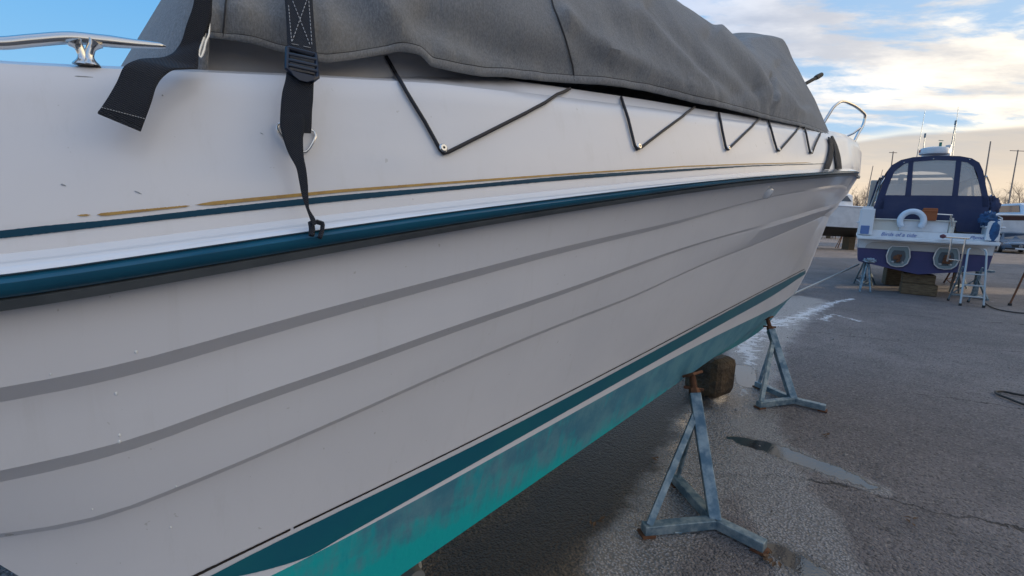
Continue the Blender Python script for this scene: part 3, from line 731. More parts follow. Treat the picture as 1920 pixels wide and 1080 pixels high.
# normals by differences
du = np.gradient(G, axis=0); dv = np.gradient(G, axis=1); Nn = np.cross(du, dv); Nn /= (np.linalg.norm(Nn, axis=2, keepdims=True)+1e-9)
def t_k(k): return k*.02
cen = W(1.8, DC, 1.9); sg = np.sign(((G-cen)*Nn).sum(2)); sg[sg == 0] = 1; Nn *= sg[..., None]
for i in range(G.shape[0]):
    for k in range(NT):
        P = G[i, k]; s = svals[i]; dsp = 0
        if k < NT*.5:
            x, y, z = proj(P)
            for pl, w_, a_ in px_f:
                dmin = 1e9
                for a, c in zip(pl[:-1], pl[1:]):
                    ab = c-a; q_ = np.array([x, y])-a; tt = min(1, max(0, q_@ab/(ab@ab))); e_ = q_-tt*ab; dd = math.hypot(e_[0], e_[1])
                    if dd < dmin: dmin = dd
                if dmin < 3*w_: dsp += 1.1*a_*math.exp(-(dmin/w_)**2)*min(1.3, .45+z*.28)
        dsp += .012*noise.noise(Vector((P[0]*2.2, P[1]*2.2, P[2]*2.2)))+.004*noise.noise(Vector(P*9))
        dsp += .0035*math.sin(s*62+4*noise.noise(Vector((s*3, 0, 0))))*math.exp(-(k/2.2)**2)
        dsp += -.010*abs(noise.noise(Vector((s*5.5+t_k(k), k*.035+s*1.2, 7))))*min(1, k/5)
        e = min(1, k/6.); dsp *= (.35+.65*e)
        G[i, k] = P+Nn[i, k]*(dsp+.020*e+.008)
cm_ = M(); cm_.grid([list(r_) for r_ in G])
# aft panel: fan from the first arch down to a base line on the deck
base = [W(S0-.01-.23*math.sin(PI*k/(NT-1)), DC-(DC-HD[0])*math.cos(PI*k/(NT-1)), HZ[0]-.11) for k in range(NT)]
cm_.grid([list(G[0]), base])
# front panel
fr = G[-1]; fb = [W(S1+.35*math.sin(PI*k/(NT-1)), DC-(DC-HD[-1])*math.cos(PI*k/(NT-1)), HZ[-1]+.16*math.sin(PI*k/(NT-1))) for k in range(NT)]
cm_.grid([list(fr), [fr[k]*.5+fb[k]*.5 for k in range(NT)], fb])
cover = empty('boat_cover', W(1.9, DC, 2.0), 'grey canvas winter cover with folds stretched over the big white boat', 'cover', rz=BRZ)
canv = obj('canvas', cm_, MT['canvas'], cover, smooth=True, ang=45)
CB = bvh_of(cm_)
# hem band, slightly proud of the canvas, hanging at its lower edge
def hem_band(name, mt, lo, hi, off, th):
    q = M(); rr = [[], [], []]
    for i in range(0, len(svals)):
        for j, k in enumerate((lo, (lo+hi)/2, hi)):
            k0 = int(k); fr_ = k-k0; P = G[i, k0]*(1-fr_)+G[i, min(NT-1, k0+1)]*fr_
            rr[j].append(P+Nn[i, k0]*off)
    q.grid(rr); return obj(name, q, mt, cover, smooth=True, solid=th)
hem_band('hem', MT['canvas'], 0, 1.3, .0028, .003)
MT['seam'] = mat('dark_seam_stitching', (.035, .035, .038), .8)
hem_band('seam', MT['seam'], 1.32, 1.42, .003, .002)
def seam_px(pts, wd, off=.003):
    q = M(); P = [cast(CB, x, y, off) for x, y in pts]; P = [p for p in P if p is not None]
    q.tube(P, wd, 6); return obj('seam', q, MT['seam'], cover, smooth=True)
def dense(pts, n):
    ts = np.linspace(0, len(pts)-1, n); fx = interp(range(len(pts)), [p[0] for p in pts]); fy = interp(range(len(pts)), [p[1] for p in pts])
    return [(fx(t), fy(t)) for t in ts]
seam_px(dense([(1028, -30), (1036, 10), (1046, 35), (1058, 70), (1068, 105), (1074, 130), (1075, 152)], 40), .0022)
seam_px(dense([(428, -20), (422, 30), (417, 68)], 20), .0015)
MT['hem_strip'] = mat('dark_blue_grey', (.04, .045, .06), .9)
# dark strip laid on the topsides just below the hem
strip('under_hem_strip', [(1085, 155), (1150, 161), (1222, 172), (1304, 192), (1360, 206), (1400, 214)], [(1085, 160), (1110, 170), (1160, 181), (1222, 194), (1290, 207), (1344, 208), (1400, 219)], 1085, 1400, 50, MT['hem_strip'], off=.006, parent=cover)

# elastic cords of the cover and the hooks on the topsides they loop round
cords = [[(722, 108), (760, 175), (795, 232), (822, 281), (829, 289), (838, 287), (900, 256), (985, 213), (1078, 163)],
 [(1158, 172), (1175, 225), (1187, 274), (1191, 281), (1198, 279), (1240, 247), (1300, 203)],
 [(1344, 203), (1351, 245), (1358, 278), (1362, 282), (1390, 255), (1426, 221)],
 [(1438, 224), (1448, 262), (1454, 282), (1458, 284), (1476, 264), (1498, 239)],
 [(1507, 241), (1513, 272), (1516, 287), (1520, 288), (1528, 268), (1537, 250)]]
for ci, c in enumerate(cords):
    pts = []
    for i in range(len(c)-1):
        for t in np.linspace(0, 1, 8, endpoint=False): pts.append((c[i][0]+(c[i+1][0]-c[i][0])*t, c[i][1]+(c[i+1][1]-c[i][1])*t))
    pts.append(c[-1]); P = [cast(HB, x, y, .007) for x, y in pts]; P = [p for p in P if p]
    q = M(); q.tube(P, .0048, 8); obj('elastic_cord', q, MT['cord'], cover, smooth=True)
for x, y, sz in ((827, 281, .0085), (1193, 277, .0085), (1361, 280, .0075), (1456, 282, .0075), (1517, 286, .0075)):
    p = cast(HB, x, y, 0); p2 = cast(HB, x, y, .02); n = (p2-p).normalized(); q = M()
    q.tube([p, p+n*.013], sz*.45, 12); q.tube([p+n*.013, p+n*.016], [sz*1.25, sz*.9], 16); 
    hk = obj('cover_hook', q, MT['steel'], boat, smooth=True)
    q = M(); q.tube([p+n*.0161, p+n*.0163], sz*.4, 6); obj('screw_socket', q, MT['black'], hk)

# ------------------------------------------------------------------ webbing straps
dprof = interp([-40, 0, 60, 95, 130, 160, 250, 330, 400, 425, 450], [1.12, 1.09, 1.055, 1.035, 1.01, 1.0, .985, .97, .955, .945, .935])
def onp(x, y, o=0): return Vector(W(*hit(x, y, lambda s: dprof(y)+o)))
def ribbon(name, L_, Rr, n, mt, parent, bv_off, th=.0022, across=8, sides=False):
    """ribbon between two pixel edge lines, bv_off(t)-> (bvh list, offset)"""
    Ld = dense(L_, n); Rd = dense(Rr, n); rr = []
    for i in range(n):
        t = i/(n-1); cfg = bv_off(t); row = []
        if not isinstance(cfg, tuple):
            for k in range(across):
                u = k/(across-1); x = Ld[i][0]*(1-u)+Rd[i][0]*u; y = Ld[i][1]*(1-u)+Rd[i][1]*u
                row.append(Vector(W(*hit(x, y, lambda s: dprof(y)+(cfg or 0)))))
            rr.append(row); continue
        bv, off = cfg
        for k in range(across):
            u = k/(across-1); x = Ld[i][0]*(1-u)+Rd[i][0]*u; y = Ld[i][1]*(1-u)+Rd[i][1]*u
            best = None
            for q_ in bv:
                p = cast(q_, x, y, off)
                if p is not None and (best is None or (p-Vector(CAM)).length < (best-Vector(CAM)).length): best = p
            row.append(best)
        rr.append(row)
    for i in range(n):
        for k in range(across):
            if rr[i][k] is None: rr[i][k] = rr[i-1][k] if i else Vector(CAM)+Vector(ray(Ld[0][0], Ld[0][1]))*1.2
    q = M(); q.grid(rr); o = obj(name, q, mt, parent, smooth=True, solid=th); return o, rr
strap = empty('webbing_strap', cast(HB, 560, 200, 0), 'black webbing strap with ladder buckle tying down the grey cover above the teal stripe', 'strap')
o1, _ = ribbon('upper_webbing', [(532, -40), (534, 0), (537, 45), (539, 90), (540, 105)], [(584, -40), (586, 0), (589, 45), (593, 92), (594, 108)], 30, MT['web'], strap, lambda t: None)
o2, _ = ribbon('lower_webbing', [(538, 130), (535, 150), (529, 175), (526, 205), (525, 230), (528, 246)], [(590, 140), (588, 160), (587, 185), (585, 210), (584, 240), (583, 250)], 26, MT['web'], strap, lambda t: None)
o3, _ = ribbon('loose_tail', [(527, 215), (525, 232), (530, 256), (540, 285), (556, 316), (561, 340), (566, 366), (574, 390), (583, 415), (586, 424)], [(570, 215), (571, 240), (568, 262), (569, 290), (574, 318), (577, 345), (578, 368), (579, 388), (591, 411), (594, 420)], 50, MT['web'], strap, lambda t: -.012)
for k_, (pts, wd_) in enumerate((([(583, 416), (585, 430), (584, 442)], .0055), ([(592, 415), (597, 417), (605, 420), (604, 432), (599, 446)], .0045))):
    q = M(); P = [onp(x, y, -.004) for x, y in dense(pts, 10)]; q.tube(P, wd_, 6); obj('folded_end', q, MT['web'], strap, smooth=True)
# buckle
q = M(); fr_ = [(539, 90), (592, 103), (595, 145), (588, 151), (548, 137), (538, 130)]
P = [onp(x, y, -.006) for x, y in fr_]
q.tube(P+[P[0]], .0045, 8)
for (xa, ya), (xb, yb) in (((539, 101), (593, 112)), ((539, 112), (594, 124)), ((540, 122), (594, 134))):
    q.tube([onp(xa, ya, -.008), onp((xa+xb)/2, (ya+yb)/2, -.010), onp(xb, yb, -.008)], .0034, 8)
buck = obj('buckle', q, MT['plast'], strap, smooth=True)
q = M(); tg = [(543, 132), (592, 144), (588, 151), (575, 155), (560, 151), (549, 142)]
q.prism([onp(x, y, -.007) for x, y in tg], Vector(nn)*-.004); obj('buckle_tab', q, MT['plast'], buck, bevel=.001)
# ring behind the strap
q = M(); rg = [(521, 236), (519, 243), (535, 268), (551, 288), (571, 287), (590, 258), (588, 250), (583, 246), (560, 244), (530, 233), (521, 236)]
q.tube([cast(HB, x, y, .006) for x, y in dense(rg, 60)], .0026, 8, cap=False); obj('triangular_ring', q, MT['steel'], strap, smooth=True)
# cross stitching
def stitch(a, c, parent, bv, n, off=.0085, r_=.0006):
    q = M()
    for i in range(n):
        t0, t1 = i/n, (i+.6)/n
        p = [onp(a[0]+(c[0]-a[0])*t, a[1]+(c[1]-a[1])*t, -.0025) for t in (t0, t1)]
        if p[0] and p[1]: q.tube(p, r_, 5)
    return q
for a_, c_, n_ in (((549, 2), (582, 86), 12), ((576, -2), (547, 80), 12), ((541, 10), (547, 80), 11), ((579, 2), (585, 86), 12), ((547, 82), (591, 91), 2)):
    q = stitch(a_, c_, strap, CB, n_, r_=.0007); obj('stitching', q, MT['webedge'], strap)
# second strap hanging loose over the side deck
strap2 = empty('webbing_strap', cast(HB, 300, 150, 0), 'loose black webbing strap end draped over the deck edge beside the steel grab rail', 'strap')
L2 = [(368, -30), (362, 10), (350, 45), (339, 80), (322, 102), (300, 109), (268, 111), (249, 116), (233, 125), (218, 156), (200, 187), (184, 210)]
R2 = [(398, -30), (397, 10), (391, 42), (381, 70), (373, 92), (371, 128), (352, 129), (329, 130), (307, 143), (293, 163), (284, 192), (265, 244)]
def off2(x, y):
    d = Vector(ray(x, y)); 
    return d
Ld, Rd = dense(L2, 60), dense(R2, 60); rr = []
for i in range(60):
    row = []
    t = i/59
    # depth profile: from the coaming forward over the edge, then close to the topside
    for k in range(9):
        u = k/8; x = Ld[i][0]*(1-u)+Rd[i][0]*u; y = Ld[i][1]*(1-u)+Rd[i][1]*u
        dd = float(np.interp(t, [0, .3, .45, .6, .8, 1], [1.07, 1.07, 1.045, 1.015, 1.0, .985])); h = hit(x, y, lambda s: dd)
        row.append(W(*h))
    rr.append(row)
q = M(); q.grid(rr); obj('webbing', q, MT['web'], strap2, smooth=True, solid=.0025)
q = M(); e1_, e2_ = rr[-1][0], rr[-1][-1]; q.bar(e1_, e2_, .010, .005); obj('folded_hem', q, MT['web'], strap2, bevel=.001)
q = M(); a_, c_ = rr[-3][0]-nn*.003, rr[-3][-1]-nn*.003
for i in range(16):
    q.tube([a_+(c_-a_)*(i/16), a_+(c_-a_)*((i+.7)/16)], .0006, 5)
obj('stitching', q, MT['webedge'], strap2)
def atd(x, y, d): return W(*hit(x, y, lambda s: d))
q = M(); q.tube([atd(x, y, 1.10) for x, y in dense([(386, 40), (393, 46), (392, 62), (386, 78), (382, 95), (376, 107), (373, 100), (378, 82), (384, 62), (385, 44)], 40)], .0024, 8, cap=False); obj('snap_hook', q, MT['steel'], strap2, smooth=True)
q = M(); r_a = [[atd(x0*(1-u)+x1*u, y, 1.085) for u in (0, .5, 1)] for x0, x1, y in ((378, 400, -30), (380, 398, 0), (378, 397, 30), (374, 390, 62))]
q.grid(r_a); obj('upper_webbing', q, MT['web'], strap2, smooth=True, solid=.002)
# third strap at the bow end of the cover
strap3 = empty('webbing_strap', cast(HB, 1562, 285, 0) or W(3.8, 1.4, 2.1), 'dark webbing strap pair holding the forward tip of the grey cover near the bow', 'strap')
for L_, R_ in (([(1549, 258), (1552, 272), (1549, 295), (1541, 317)], [(1559, 262), (1559, 275), (1558, 297), (1551, 318)]), ([(1554, 257), (1560, 275), (1563, 300), (1565, 318)], [(1559, 257), (1567, 275), (1573, 298), (1575, 317)])):
    o_, _ = ribbon('webbing', L_, R_, 16, MT['web'], strap3, lambda t: ([HB], .01), across=4)

# ------------------------------------------------------------------ deck steelwork
def tp(x, y, d): return atd(x, y, d)
q = M()
q.tube([tp(x, y, 1.11) for x, y in dense([(-60, 80), (0, 81), (60, 76), (130, 71), (190, 76), (250, 82), (300, 86), (311, 88)], 40)], [.0085]*4+[.0095]*20+list(np.linspace(.0095, .0025, 16)), 12)
gr = obj('grab_rail', q, MT['steel'], boat, smooth=True)
q = M(); q.tube([tp(x, y, 1.10) for x, y in dense([(140, 78), (150, 92), (155, 106), (157, 122)], 14)], [.012, .011, .0085, .007, .0065, .0065, .0065, .0065, .0065, .007, .008, .010, .013, .015], 12); q.tube([tp(x, y, 1.10) for x, y in dense([(180, 80), (170, 92), (167, 106), (168, 122)], 14)], [.011, .009, .008, .007, .0065, .0065, .0065, .0065, .0065, .007, .008, .010, .013, .015], 12)
obj('rail_foot', q, MT['steel'], gr, smooth=True)
# pulpit hoop on the foredeck
q = M(); pd = 2.0
P = [tp(x, y, pd-.12*((x-1545)/80)) for x, y in dense([(1540, 238), (1552, 218), (1566, 198), (1580, 190), (1598, 196), (1614, 207), (1622, 217), (1619, 232), (1608, 252), (1597, 274)], 50)]
q.tube(P, .0135, 10); pul = obj('pulpit', q, MT['steel'], boat, smooth=True)
q = M(); q.tube([tp(1613, 240, pd-.1), tp(1600, 250, pd-.08), tp(1583, 258, pd-.02)], .010, 8); obj('pulpit_brace', q, MT['steel'], pul, smooth=True)
# searchlight arm seen beyond the cover
q = M(); q.tube([tp(1496, 166, 2.2), tp(1512, 156, 2.2), tp(1530, 146, 2.2)], .017, 8); q.tube([tp(1529, 146.5, 2.2), tp(1533, 144, 2.2), tp(1540, 140, 2.2)], [.022, .026, .022], 10)
pa_ = Vector(tp(1500, 163.5, 2.2)); q.tube([pa_, pa_-Vector((0, 0, .35)), Vector((pa_.x, pa_.y, 2.25))], .02, 8); obj('boom_end', q, MT['rubber'], boat, smooth=True)
q = M()
for x, y0, y1 in ((1508, 168, 192), (1512, 165, 190), (1517, 176, 196)): q.tube([tp(x, y0, 2.25), tp(x+1, y1, 2.25)], .007, 6)
for x, y in ((1510, 178), (1515, 184), (1519, 187)): q.tube([tp(x-4, y, 2.25), tp(x+5, y-2, 2.25)], .012, 6)
pb_ = Vector(tp(1512, 186, 2.25)); q.tube([pb_, Vector((pb_.x, pb_.y, 2.25))], .012, 6); q.tube([tp(1508, 180, 2.25), tp(1519, 190, 2.25)], .008, 6); obj('deck_light', q, MT['galv'], boat, smooth=True)
# teardrop fitting under the rail near the bow
q = M(); p = cast(HB, 1438, 361, 0); p2 = cast(HB, 1438, 361, .03); n = (p2-p).normalized(); ta = Vector(ax)
tb = n.cross(ta).normalized(); rows_f = []
for h_, sc in ((0, .75), (.008, .72), (.016, .58), (.021, .3), (.022, .02)):
    rows_f.append([p+n*h_+ta*(.035*sc*math.cos(2*PI*k/20))+tb*(.042*sc*math.sin(2*PI*k/20)) for k in range(20)])
q.grid(rows_f, True); obj('vent_cowl', q, MT['capw'], boat, smooth=True)

# drops and chips on the topsides
MT['drop'] = mat('pale_salt_spot', (.80, .82, .84), .2, coat=1)
for x, y, r_ in ((255, 660, .0030), (218, 738, .0034), (224, 816, .0030), (224, 828, .0032), (683, 573, .0028), (849, 527, .0030), (841, 619, .0024), (330, 912, .0024), (320, 989, .0026), (95, 702, .0020), (173, 955, .0022), (880, 1000-460, .0014)):
    q = M(); c_ = cast(HB, x, y, .0003); n = (cast(HB, x, y, .01)-c_).normalized(); t_ = Vector((0, 0, 1)); a_ = n.cross(t_).normalized(); t_ = a_.cross(n)
    rows_f = [[c_+n*h_*r_+(a_*math.cos(2*PI*k/12)*.75+t_*math.sin(2*PI*k/12)*1.1)*r_*sc for k in range(12)] for h_, sc in ((0, 1), (.3, .8), (.45, .4), (.48, .02))]
    q.grid(rows_f, True); obj('dried_drop', q, MT['drop'], boat, smooth=True)
MT['scuff'] = mat('grey_scuff', (.33, .35, .37), .6)
for a_, c_, wd in (((252, 358), (266, 364), .0012), ((114, 345), (124, 349), .0014), ((304, 178), (306, 180), .0014), ((140, 143), (175, 145), .0010), ((8, 1003), (26, 1002), .0018), ((488, 249), (494, 252), .0008)):
    P = [cast(HB, a_[0]+(c_[0]-a_[0])*t, a_[1]+(c_[1]-a_[1])*t, .0004) for t in np.linspace(0, 1, 6)]; q = M()
    q.tube([p for p in P if p], [wd*.3, wd, wd*.8, wd, wd*.5, wd*.2], 5); obj('scuff_mark', q, MT['scuff'], boat, smooth=True)

# ------------------------------------------------------------------ jack stands under the big boat
def jack_stand(label):
    st = empty('jack_stand', ground(1340, 990), label, 'stand', rz=0, group=None)
    zt_ = .055
    c = Vector(ground(1340, 990)); arms = {}
    def arm(ang, ln):
        v = Vector((math.cos(R(ang)), math.sin(R(ang)), 0)); e = c+v*ln; q = M()
        q.bar(c+Vector((0, 0, .035))+v*.0, e+Vector((0, 0, .035)), .055, .050); arms[ang] = e
        a_ = obj('base_arm', q, MT['galv'], st, bevel=.004)
        q = M(); q.box(e+Vector((0, 0, .006))-v*.02, (.07, .07, .012), R(ang)); obj('foot_plate', q, MT['rust'], a_)
    arm(-169, .405); arm(100, .425); arm(-46, .245)
    # post leans towards the hull
    h = hit(1303, 738, lambda s: 1.44); topP = Vector(W(*h))
    ax_ = (topP-c).normalized(); q = M(); q.bar(c+Vector((0, 0, .03)), topP, .062, .062, upd=(.2, 1, 0)); post = obj('post', q, MT['galv'], st, bevel=.005)
    for ang in (-169, 100):
        e = arms[ang]; q = M(); q.bar(e+Vector((0, 0, .05))+(c-e)*.07, c+(topP-c)*.80+ax_*.02+(e-c).normalized()*.02, .034, .012 if ang == 100 else .034, upd=(1, 0, 0)); obj('brace', q, MT['galv'], st, bevel=.002)
    q = M(); a1 = arms[-169]; a2 = arms[100]; k1 = c+(topP-c)*.57; q.bar(c+(a1-c)*.42+(topP-c)*.40+Vector((0, 0, .02)), c+(topP-c)*.66, .02, .02); 
    q = M(); e = arms[-169]; pz = c+(e-c)*.62-Vector((0, 0, -.012)); dv_ = Vector((math.cos(R(-79)), math.sin(R(-79)), 0))
    q.tube([pz+dv_*.03, pz+dv_*.045+Vector((0, 0, .018)), pz+dv_*.045+Vector((.03, 0, .018)), pz+dv_*.03+Vector((.03, 0, 0))], .004, 6); obj('lashing_eye', q, MT['galv'], st)
    tgt = cast(HB, 1301, 698, 0) or topP+ax_*.1
    q = M(); sc_end = topP+ax_*(Vector(W(*hit(1302, 704, lambda s: 1.47)))-topP).length;  q.tube([topP-ax_*.02, sc_end], .016, 10); [q.tube([topP+ax_*(.006*k_), topP+ax_*(.006*k_+.003)], .019, 10) for k_ in range(16) if (topP+ax_*(.006*k_+.003)-sc_end).dot(ax_) < 0]; scr = obj('screw_jack', q, MT['rust'], st, smooth=True)
    q = M(); q.tube([topP+ax_*.0, topP+ax_*.03], [.034, .030], 6); q.bar(topP+ax_*.03+Vector((-.055, .02, 0)), topP+ax_*.03+Vector((.05, -.02, 0)), .014); obj('wing_nut', q, MT['rust'], scr)
    q = M(); n = Vector(nn); q.bar(sc_end-Vector(ax)*.05+Vector((0, 0, .012)), sc_end+Vector(ax)*.05+Vector((0, 0, .012)), .08, .016, upd=tuple(ax_)); obj('head_plate', q, MT['rust'], st, bevel=.003)
    return st, topP, c
st1, tp1, c1 = jack_stand('blue grey steel jack stand standing nearest under the turquoise bottom of the big boat')
st2 = copy_tree(st1); st2['label'] = 'steel jack stand under the bow end of the big boat, on wet ground farther back'
c2 = Vector(ground(1487, 757)); st2.matrix_basis = Matrix.Translation(c2)@Matrix.Rotation(R(8), 4, 'Z')@Matrix.Scale(.99, 4)
for s_ in (st1, st2): s_['group'] = 'steel jack stands under the big boat'

MT['wooddark'] = mat('dark_wet_timber', (.085, .052, .025), .7, var=(.035, .022, .012), vscale=6, vdet=8, bump=.9, bscale=25, bdist=.03)
def keel_block(name, c, size, rz, mt, label, layers=2, cat='block', leanx=0):
    e = empty(name, c, label, cat, rz=rz)
    h = size[2]/layers
    for i in range(layers):
        q = M(); q.box(Vector(c)+Vector((leanx*i, 0, h*(i+.5))), (size[0]-.02*i, size[1]-.015*i, h-.004), rz)
        o = obj('timber', q, mt, e, bevel=.07 if layers == 1 else .012)
    return e
pb = W(4.10, 2.22, 0)
keel_block('keel_block', pb, (.36, .34, .36), BRZ, MT['wooddark'], 'dark rounded timber block carrying the keel of the big boat', 1)
# support partly seen below the stern quarter
ps = Vector(W(.72, 1.62, 0))
ss = empty('trestle', ps, 'worn trestle wrapped in pale rope and cloth under the turquoise bottom at the lower edge', 'trestle', rz=BRZ)
zk = .285
q = M()
q.box(ps+Vector((0, 0, zk/2-.01)), (.07, .09, zk-.06), BRZ); obj('leg', q, MT['wood'], ss, bevel=.006)
q = M(); q.tube([ps+Vector(nn)*-.20+Vector((0, 0, zk-.03)), ps+Vector(nn)*.1+Vector((0, 0, zk-.035)), ps+Vector(nn)*.3+Vector((0, 0, zk-.04))], .034, 12); obj('padded_bar', q, mat('dirty_cloth', (.20, .20, .19), .9, bump=.4, bscale=70), ss, smooth=True)
MT['rope'] = mat('dirty_white_rope', (.42, .42, .40), .85, bump=.6, bscale=160)
for k, (o_, r_) in enumerate(((-.12, .05), (-.07, .055), (-.01, .05))):
    q = M(); cc = ps+Vector(nn)*o_+Vector((0, 0, zk-.04))
    q.tube([cc+Vector(ax)*math.cos(t)*r_+Vector((0, 0, math.sin(t)*r_))+Vector(nn)*.01*math.sin(2*t) for t in np.linspace(0, 2*PI, 24)], .009, 7); obj('rope_turn', q, MT['rope'], ss, smooth=True)
# blue tub under the stern corner
pt = Vector(ground(-35, 1130)); bx_ = empty('plastic_tub', (pt.x-.1, pt.y+.5, 0), 'blue plastic tub on the ground behind the stern corner at the lower left', 'tub')
q = M(); cc = Vector((pt.x-.1, pt.y+.5, 0)); q.lathe(cc, [(.001, .0), (.22, .0), (.26, .30), (.27, .30), (.27, .31), (.25, .31), (.21, .02), (.001, .02)], 28); obj('tub_body', q, MT['blue'], bx_, smooth=True)

# ------------------------------------------------------------------ puddles, cord and leaves on the yard
def leafs(px, label):
    q = M(); c = Vector(ground(*px))
    for k in range(4):
        a_ = random.random()*6; p = c+Vector((random.uniform(-.035, .035), random.uniform(-.035, .035), random.uniform(.008, .03))); u = Vector((math.cos(a_), math.sin(a_), random.uniform(-.3, .5)))*.019; v = Vector((-u.y, u.x, .012))*.6
        q.add([p-u, p+v*.8, p+u, p-v*.8+Vector((0, 0, .008))], [(0, 1, 2, 3)])
    o = obj('dead_leaf', q, MT['leaf'], None, solid=.001); return tag(o, label, 'leaves')
leafs((1446, 1050), 'small clump of dead brown leaves at the end of the nearest stand foot')
leafs((1455, 1062), 'crumpled brown leaf lying in the lowest small puddle')
MT['grit'] = mat('loose_grit', (.28, .26, .24), .8, var=(.09, .08, .075), vscale=30)
gq_ = M(); rg_ = random.Random(5)
for k in range(1500):
    u = rg_.random(); x, y = rg_.uniform(.4, 6.5), 1.3+8*u*u
    s_ = rg_.uniform(.0022, .0055)*(1+.35*y/3)*(2.2 if rg_.random() < .04 else 1); c_ = Vector((x, y, s_*.5)); a_ = rg_.random()*6
    vs_ = [c_+Vector((math.cos(a_+i*2.1)*s_*rg_.uniform(.7, 1.5), math.sin(a_+i*2.1)*s_*rg_.uniform(.7, 1.3), -s_*.5)) for i in range(3)]+[c_+Vector((rg_.uniform(-.3, .3)*s_, rg_.uniform(-.3, .3)*s_, s_*.7))]
    gq_.add(vs_, [(0, 1, 2), (0, 1, 3), (1, 2, 3), (2, 0, 3)])
tag(obj('loose_grit', gq_, MT['grit'], None), kind='stuff')
leafs((1235, 868), 'lone brown leaf on the brown wet ground left of the nearest stand')
leafs((1550, 822), 'tiny brown leaf at the upper edge of the long puddle')
leafs((1712, 985), 'brown leaf alone on the open asphalt near the bottom right')
leafs((1120, 985), 'brown leaf on the mottled ground below the turquoise hull bottom')
def ground_line(name, pts, r_, mt, label, cat, z=.006, sag=0):
    P = [Vector(ground(*p))+Vector((0, 0, z+r_)) for p in dense(pts, 60)]; q = M(); q.tube(P, r_, 7); return tag(obj(name, q, mt, None, smooth=True), label, cat)
ground_line('hose', [(1960, 768), (1925, 763), (1890, 750), (1870, 742), (1866, 738), (1878, 737), (1905, 742), (1960, 752)], .011, MT['black'], 'black hose loop lying on the asphalt at the right edge', 'hose')
ground_line('power_cable', [(1848, 571), (1856, 576), (1872, 582), (1900, 587), (1960, 592)], .012, MT['black'], 'dark cable running over the ground from the step ladder to the right edge', 'cable')
# pale mooring line from the big boat towards the blue boat
q = M(); a_, c_ = Vector(ground(1480, 556, .0)), Vector(ground(1610, 497, .45)); q.tube([a_+(c_-a_)*t+Vector((0, 0, .02-.05*math.sin(PI*t)*0)) for t in np.linspace(0, 1, 20)], .022, 8)
tag(obj('mooring_line', q, MT['rope'], None, smooth=True), 'pale rope stretched over the ground from the big bow towards the blue cruiser', 'rope')

# ------------------------------------------------------------------ the blue cabin cruiser, transom towards us
YAW = R(34); P0 = Vector((9.5, 11.0, 0)); e1 = Vector((math.cos(YAW), -math.sin(YAW), 0)); e2 = Vector((math.sin(YAW), math.cos(YAW), 0))
def L(x, y, z): return P0+e1*(x*.946-.03)+e2*y+Vector((0, 0, z))
def T(px, py, fo=0.):
    return Vector(toplane(px, py, np.array(P0+e2*fo), np.array(e2)))
def TL(px, py, fo=0.):
    v = T(px, py, fo)-P0; return (v.dot(e1)+.03)/.946, v.z
cr = empty('cabin_cruiser', L(-.13, .1, 0), 'navy and white cabin cruiser seen from its stern with navy canopy and radar dome', 'boat', rz=-YAW)
# hull by stations
def cr_station(y):
    u = max(0, y)/8.2; wd = 1.28*(1-u**2.6*.98) if u < 1 else .02
    zs = 1.62+.55*u**1.5; return wd, zs
def cr_rows(kind):
    rows = []
    for y in np.linspace(0, 8.2, 26):
        wd, zs = cr_station(y); u = y/8.2; rise = .45*u**3
        xc = -.13; chw = wd*.93*(1-.25*u**2); chz = .70+rise+.15*u
        keel = .50+(.75*u**4)
        wl = 1.03+.12*u
        if kind == 'low': prof = [(0, keel), (chw*.5, keel+(chz-keel)*.48), (chw, chz), (chw*1.03, chz+.03), (wd*.985, wl)]
        else: prof = [(wd*.985, wl), (wd, 1.28+.2*u), (wd*1.01, (1.28+.2*u+zs)/2), (wd*1.0, zs)]
        row = [L(xc-x, y+ (zs and 0), z) for x, z in prof[::-1]]+([L(xc+x, y, z) for x, z in (prof[1:] if kind == 'low' else prof)])
        rows.append(row)
    return rows
q = M(); rw = cr_rows('low'); q.grid(rw); q.f.append(tuple(range(len(rw[0])))); obj('navy_bottom', q, MT['navy'], cr, smooth=True, ang=30)
q = M(); rw = cr_rows('hi'); q.grid(rw)
n_ = len(rw[0])//2
q.grid([[r_[k] for r_ in rw] for k in (n_-1+0,)] + [[r_[k] for r_ in rw] for k in (n_,)]) if False else None
obj('hull', q, MT['gel2'], cr, smooth=True, ang=30)
# white band of the transom between the antifouling and the platform, arched recess
q = M(); q.prism([L(-1.385, -.01, 1.03), L(1.125, -.01, 1.03), L(1.14, -.01, 1.30), L(-1.40, -.01, 1.30)], e2*.10); obj('transom', q, MT['gel2'], cr, bevel=.01)
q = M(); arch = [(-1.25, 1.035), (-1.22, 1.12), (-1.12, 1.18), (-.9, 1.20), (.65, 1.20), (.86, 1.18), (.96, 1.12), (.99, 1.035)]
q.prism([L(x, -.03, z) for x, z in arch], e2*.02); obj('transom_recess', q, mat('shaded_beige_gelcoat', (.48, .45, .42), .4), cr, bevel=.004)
q = M(); q.box(L(-.15, -.14, 1.305), (2.46, .40, .05), -YAW); q.box(L(-.15, -.33, 1.275), (2.44, .05, .05), -YAW); plat = obj('swim_platform', q, MT['gel2'], cr, bevel=.012)
